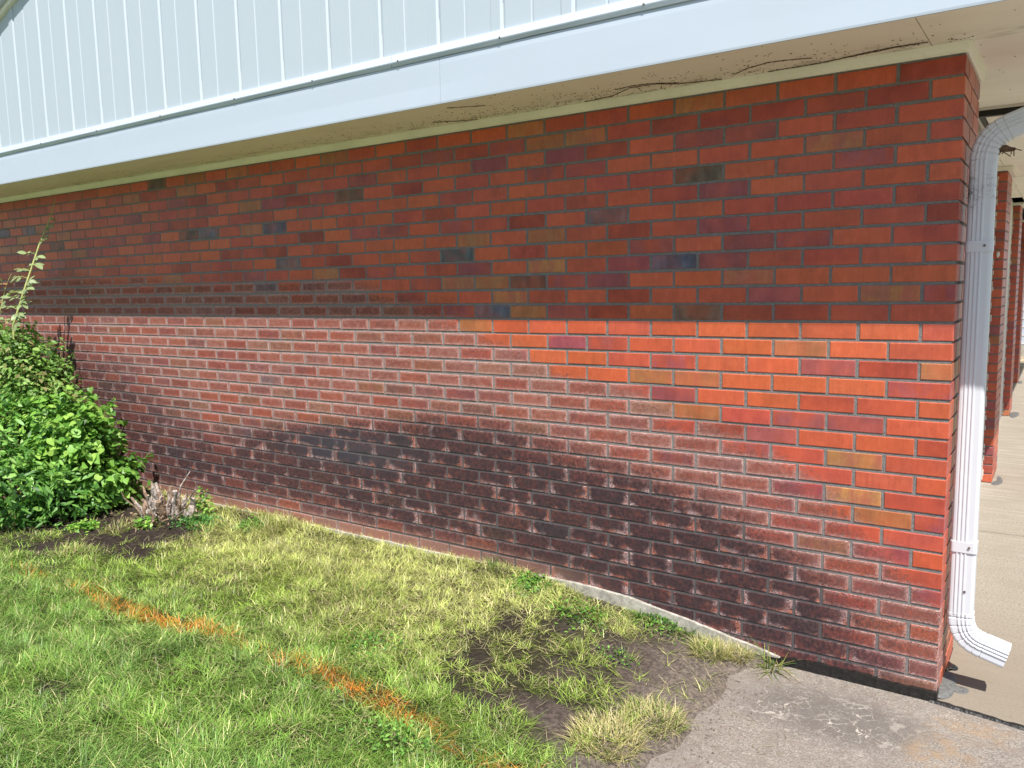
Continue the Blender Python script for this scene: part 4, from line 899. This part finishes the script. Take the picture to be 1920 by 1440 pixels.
# a second, reddish rose shoot at the frame edge
rs = tag(empty('rose_shoot', (-6.0, -.42, 1.1)), 'short rose shoot with pink tinged young leaves at the left edge', 'rose shoot')
m_ = MB(); sh = [(-6.05, -.42, 1.1), (-6.0, -.40, 1.35), (-5.93, -.36, 1.58), (-5.88, -.34, 1.66)]; m_.tube(sh, [.004, .0035, .003, .0015], 6); m_.build('stem', M_stem, rs)
for i in range(26):
    t = rng.uniform(.25, 1) * 3; k_ = min(int(t), 2); q0 = np.array(sh[k_]) * (1 - t + k_) + np.array(sh[k_ + 1]) * (t - k_) + rng.normal(0, .022, 3)
    leaves('leaf', 'oval', q0[None], (np.array([.1, -.6, .6]) + rng.normal(0, .4, 3))[None], np.array([rng.uniform(0, 6.28)]), np.array([rng.uniform(.025, .045)]), (np.array([[.20, .20, .08], [.35, .16, .09]][i % 2]) * rng.uniform(.8, 1.2))[None], M_leaf, rs)

# low weeds with many small leaves
def weed(x, y, r, n, size, pal, label, kind='small', h=.05):
    if kind == 'small': n = int(n * 2.2); size = size * .62
    px = x + r * rng.normal(0, .45, n); py = np.minimum(y + r * .8 * rng.normal(0, .45, n), -.02); z = gh(px, py) + rng.uniform(.006, h * .8, n) * np.exp(-((px - x) ** 2 + (py - y) ** 2) / r ** 2)
    c = np.array(pal)[rng.integers(0, len(pal), n)] * rng.uniform(.75, 1.25, (n, 1))
    o = leaves('weed', kind, np.stack([px, py, z], 1), rng.normal(0, .4, (n, 3)) + np.array([0, -.1, 1]), rng.uniform(0, 6.28, n), size * rng.uniform(.6, 1.3, n), c * 1.1, M_leaf)
    return tag(o, label, 'weed', 'low green weeds in the lawn', 'stuff')
W = G_lime[:3]
weed(-1.66, -.12, .13, 200, .026, W, 'fresh green weed patch against the wall foot beside the footing')
weed(-1.36, -.22, .17, 150, .024, W, 'bright weed patch between the bare soil spots near the wall')
weed(-3.90, -.33, .16, 480, .026, [(.07, .2, .04), (.10, .26, .06)], 'feathery blue green weed beside the stump')
weed(-1.05, -.05, .14, 110, .022, W, 'weeds growing over the end of the pale footing')
weed(-1.85, -.95, .20, 160, .024, W + G_dark[1:2], 'clover like weed below the orange line')
weed(-1.35, -1.36, .16, 110, .024, G_dark[1:], 'weed patch near the lower end of the orange line')
weed(-3.6, -.16, .12, 260, .026, W, 'weed patch under the wall right of the stump')
weed(-4.10, -.52, .08, 160, .030, G_lime[1:], 'two leaved seedlings on the dark soil in front of the stump', 'oval')
weed(-4.45, -.72, .12, 200, .030, G_lime[1:], 'seedlings on the dark soil under the shrub', 'oval')
weed(-1.08, -.42, .09, 50, .020, W, 'tiny weeds dotted over the bare soil next to the slab')

# stump of a cut shrub
sp = tag(empty('shrub_stump', (-4.12, -.38, .15)), 'grey ragged stump of a cut back shrub near the wall', 'stump')
M_bark2 = m_flat('dead_twig', (.22, .15, .105), .9, .6, 70, .006)
for i in range(95):
    a = rng.uniform(0, 6.28); r0 = .125 * math.sqrt(rng.random()); b0 = np.array([-4.12 + r0 * math.cos(a) * 1.15, -.38 + r0 * math.sin(a) * .8, .09]); ln = rng.uniform(.08, .27) * (1.15 - r0 * 3); out = rng.uniform(-.1, .9)
    tp = b0 + np.array([math.cos(a) * out * ln, math.sin(a) * out * ln * .7, ln]); rd = rng.uniform(.003, .013) if i > 14 else rng.uniform(.014, .022)
    pts = [b0 + (tp - b0) * t + rng.normal(0, .008, 3) * (0 < t < 1) for t in (0, .3, .6, .85, 1)]
    m_ = MB(); m_.tube([tuple(p) for p in pts], [rd * 1.25, rd * rng.uniform(.8, 1.2), rd, rd * rng.uniform(.7, 1.15), rd * rng.uniform(.25, .8)], 7); m_.build('branch', M_bark if rng.random() < .65 else M_bark2, sp)
nd = 150; ax = rng.normal(-4.12, .12, nd); ay = rng.normal(-.44, .09, nd)
tag(leaves('dead_leaves', 'long', np.stack([ax, ay, gh(ax, ay) + rng.uniform(.005, .06, nd)], 1), rng.normal(0, .6, (nd, 3)) + np.array([0, -.2, .6]), rng.uniform(0, 6.28, nd), rng.uniform(.02, .045, nd), np.array([.36, .25, .17]) * rng.uniform(.5, 1.2, (nd, 1)), M_dry, sp), kind='stuff')
for a, b in (((-4.02, -.38, .2), (-3.84, -.36, .36)), ((-4.05, -.34, .25), (-3.97, -.3, .44)), ((-4.0, -.42, .16), (-3.80, -.46, .27))):
    a = np.array(a); b = np.array(b); m_ = MB(); m_.tube([tuple(a), tuple((a + b) / 2 + rng.normal(0, .012, 3)), tuple(b)], [.006, .005, .003], 6); m_.build('twig', M_bark, sp)
weed(-4.02, -.20, .10, 160, .030, G_lime, 'green sprig growing behind the stump', 'oval', .22)

# ---------------------------------------------------------------- dried tendrils and specks under the soffit
def on_soffit(pts, label, rad=.0016):
    P = []
    for i in range(len(pts) - 1):
        a = np.array(pts[i]); b = np.array(pts[i + 1])
        for t in np.linspace(0, 1, 14)[:-1]: P.append(a * (1 - t) + b * t + rng.normal(0, .0016, 2))
    P.append(np.array(pts[-1])); m_ = MB(); m_.tube([(p[0], p[1], 2.2684 - abs(rng.normal(0, .0006))) for p in P], [rad * rng.uniform(.6, 1.3) for _ in P], 4)
    return tag(m_.build('dried_tendril', M_twig), label, 'tendril', 'dried vine tendrils under the soffit')
on_soffit([(-0.434, -0.038), (-0.348, -0.063), (-0.259, -0.084), (-0.175, -0.09), (-0.104, -0.08)], 'long dark tendril at the corner end of the soffit, upper strand')
on_soffit([(-0.473, -0.038), (-0.405, -0.047), (-0.314, -0.061), (-0.21, -0.077), (-0.131, -0.079)], 'long dark tendril beside the trim near the brick corner')
on_soffit([(-0.753, -0.07), (-0.683, -0.131), (-0.596, -0.164), (-0.525, -0.151), (-0.457, -0.124)], 'arched tendril left of the mud spot on the soffit')
on_soffit([(-0.634, -0.038), (-0.556, -0.039), (-0.471, -0.038)], 'straight tendril running along the trim under the arched one')
on_soffit([(-1.404, -0.038), (-1.262, -0.058), (-1.14, -0.137), (-1.039, -0.133), (-0.973, -0.079), (-0.808, -0.038)], 'forked tendril on the soffit above the tan top brick')
on_soffit([(-1.207, -0.145), (-1.116, -0.162), (-1.036, -0.141), (-0.958, -0.089)], 'short second strand beside the forked tendril')
on_soffit([(-1.919, -0.311), (-1.843, -0.276), (-1.763, -0.25)], 'thin straight tendril in the middle of the soffit')
on_soffit([(-2.164, -0.121), (-2.062, -0.068), (-1.959, -0.038)], 'thin low tendril next to the trim in the middle of the soffit')
mm = MB()
for i in range(900):
    x = rng.choice([rng.uniform(-5.5, .1), rng.normal(-1.9, .7), rng.normal(-1.1, .5)]); y = -.03 - abs(rng.normal(0, .11))
    if x > .02: y = rng.uniform(-.3, .9)
    if y < -.39 or x > .5: continue
    a = rng.uniform(-.5, .5) ; l = rng.uniform(.002, .008); d = np.array([math.cos(a) * l, math.sin(a) * l]); zz = 2.2692 if y > -.036 else 2.2695
    mm.tube([(x, y, 2.2692), (x + d[0], y + d[1], 2.2688)], .0009 * rng.uniform(.6, 1.5), 3)
tag(mm.build('insect_specks', M_twig), 'dark insect specks scattered on the underside of the soffit', 'specks', kind='stuff')
# small soil crumbs at the slab edge and bits of straw on the slab
N = 900; px = rng.normal(-.70, .07, N); py = rng.uniform(-1.3, -.03, N); m_ = MB()
for i in range(N):
    s = rng.uniform(.0015, .005); x, y = px[i], py[i]; z = max(float(gh(x, y)), -.004)
    m_.add([(x - s, y - s * .8, z), (x + s, y - s, z), (x + s * .7, y + s, z), (x - s, y + s * .9, z), (x, y, z + s * 1.2)], [(0, 1, 4), (1, 2, 4), (2, 3, 4), (3, 0, 4)])
tag(m_.build('soil_crumbs', M_clay), 'dry soil crumbs spilled along the slab edge', 'soil crumbs', kind='stuff')
n = 160; tx = rng.uniform(-.72, -.35, n); ty = rng.uniform(-1.2, -.05, n)
blades(np.stack([tx, ty, np.maximum(gh(tx, ty), -.004) + .002], 1), rng.uniform(.015, .05, n), rng.uniform(.001, .002, n), rng.uniform(0, 6.28, n), rng.uniform(1.35, 1.52, n), rng.uniform(-.1, .05, n), np.array([.40, .33, .2]) * rng.uniform(.6, 1.1, (n, 1)), 'straw_bits', M_dry, 'bits of dry straw scattered on the slab', 'straw')
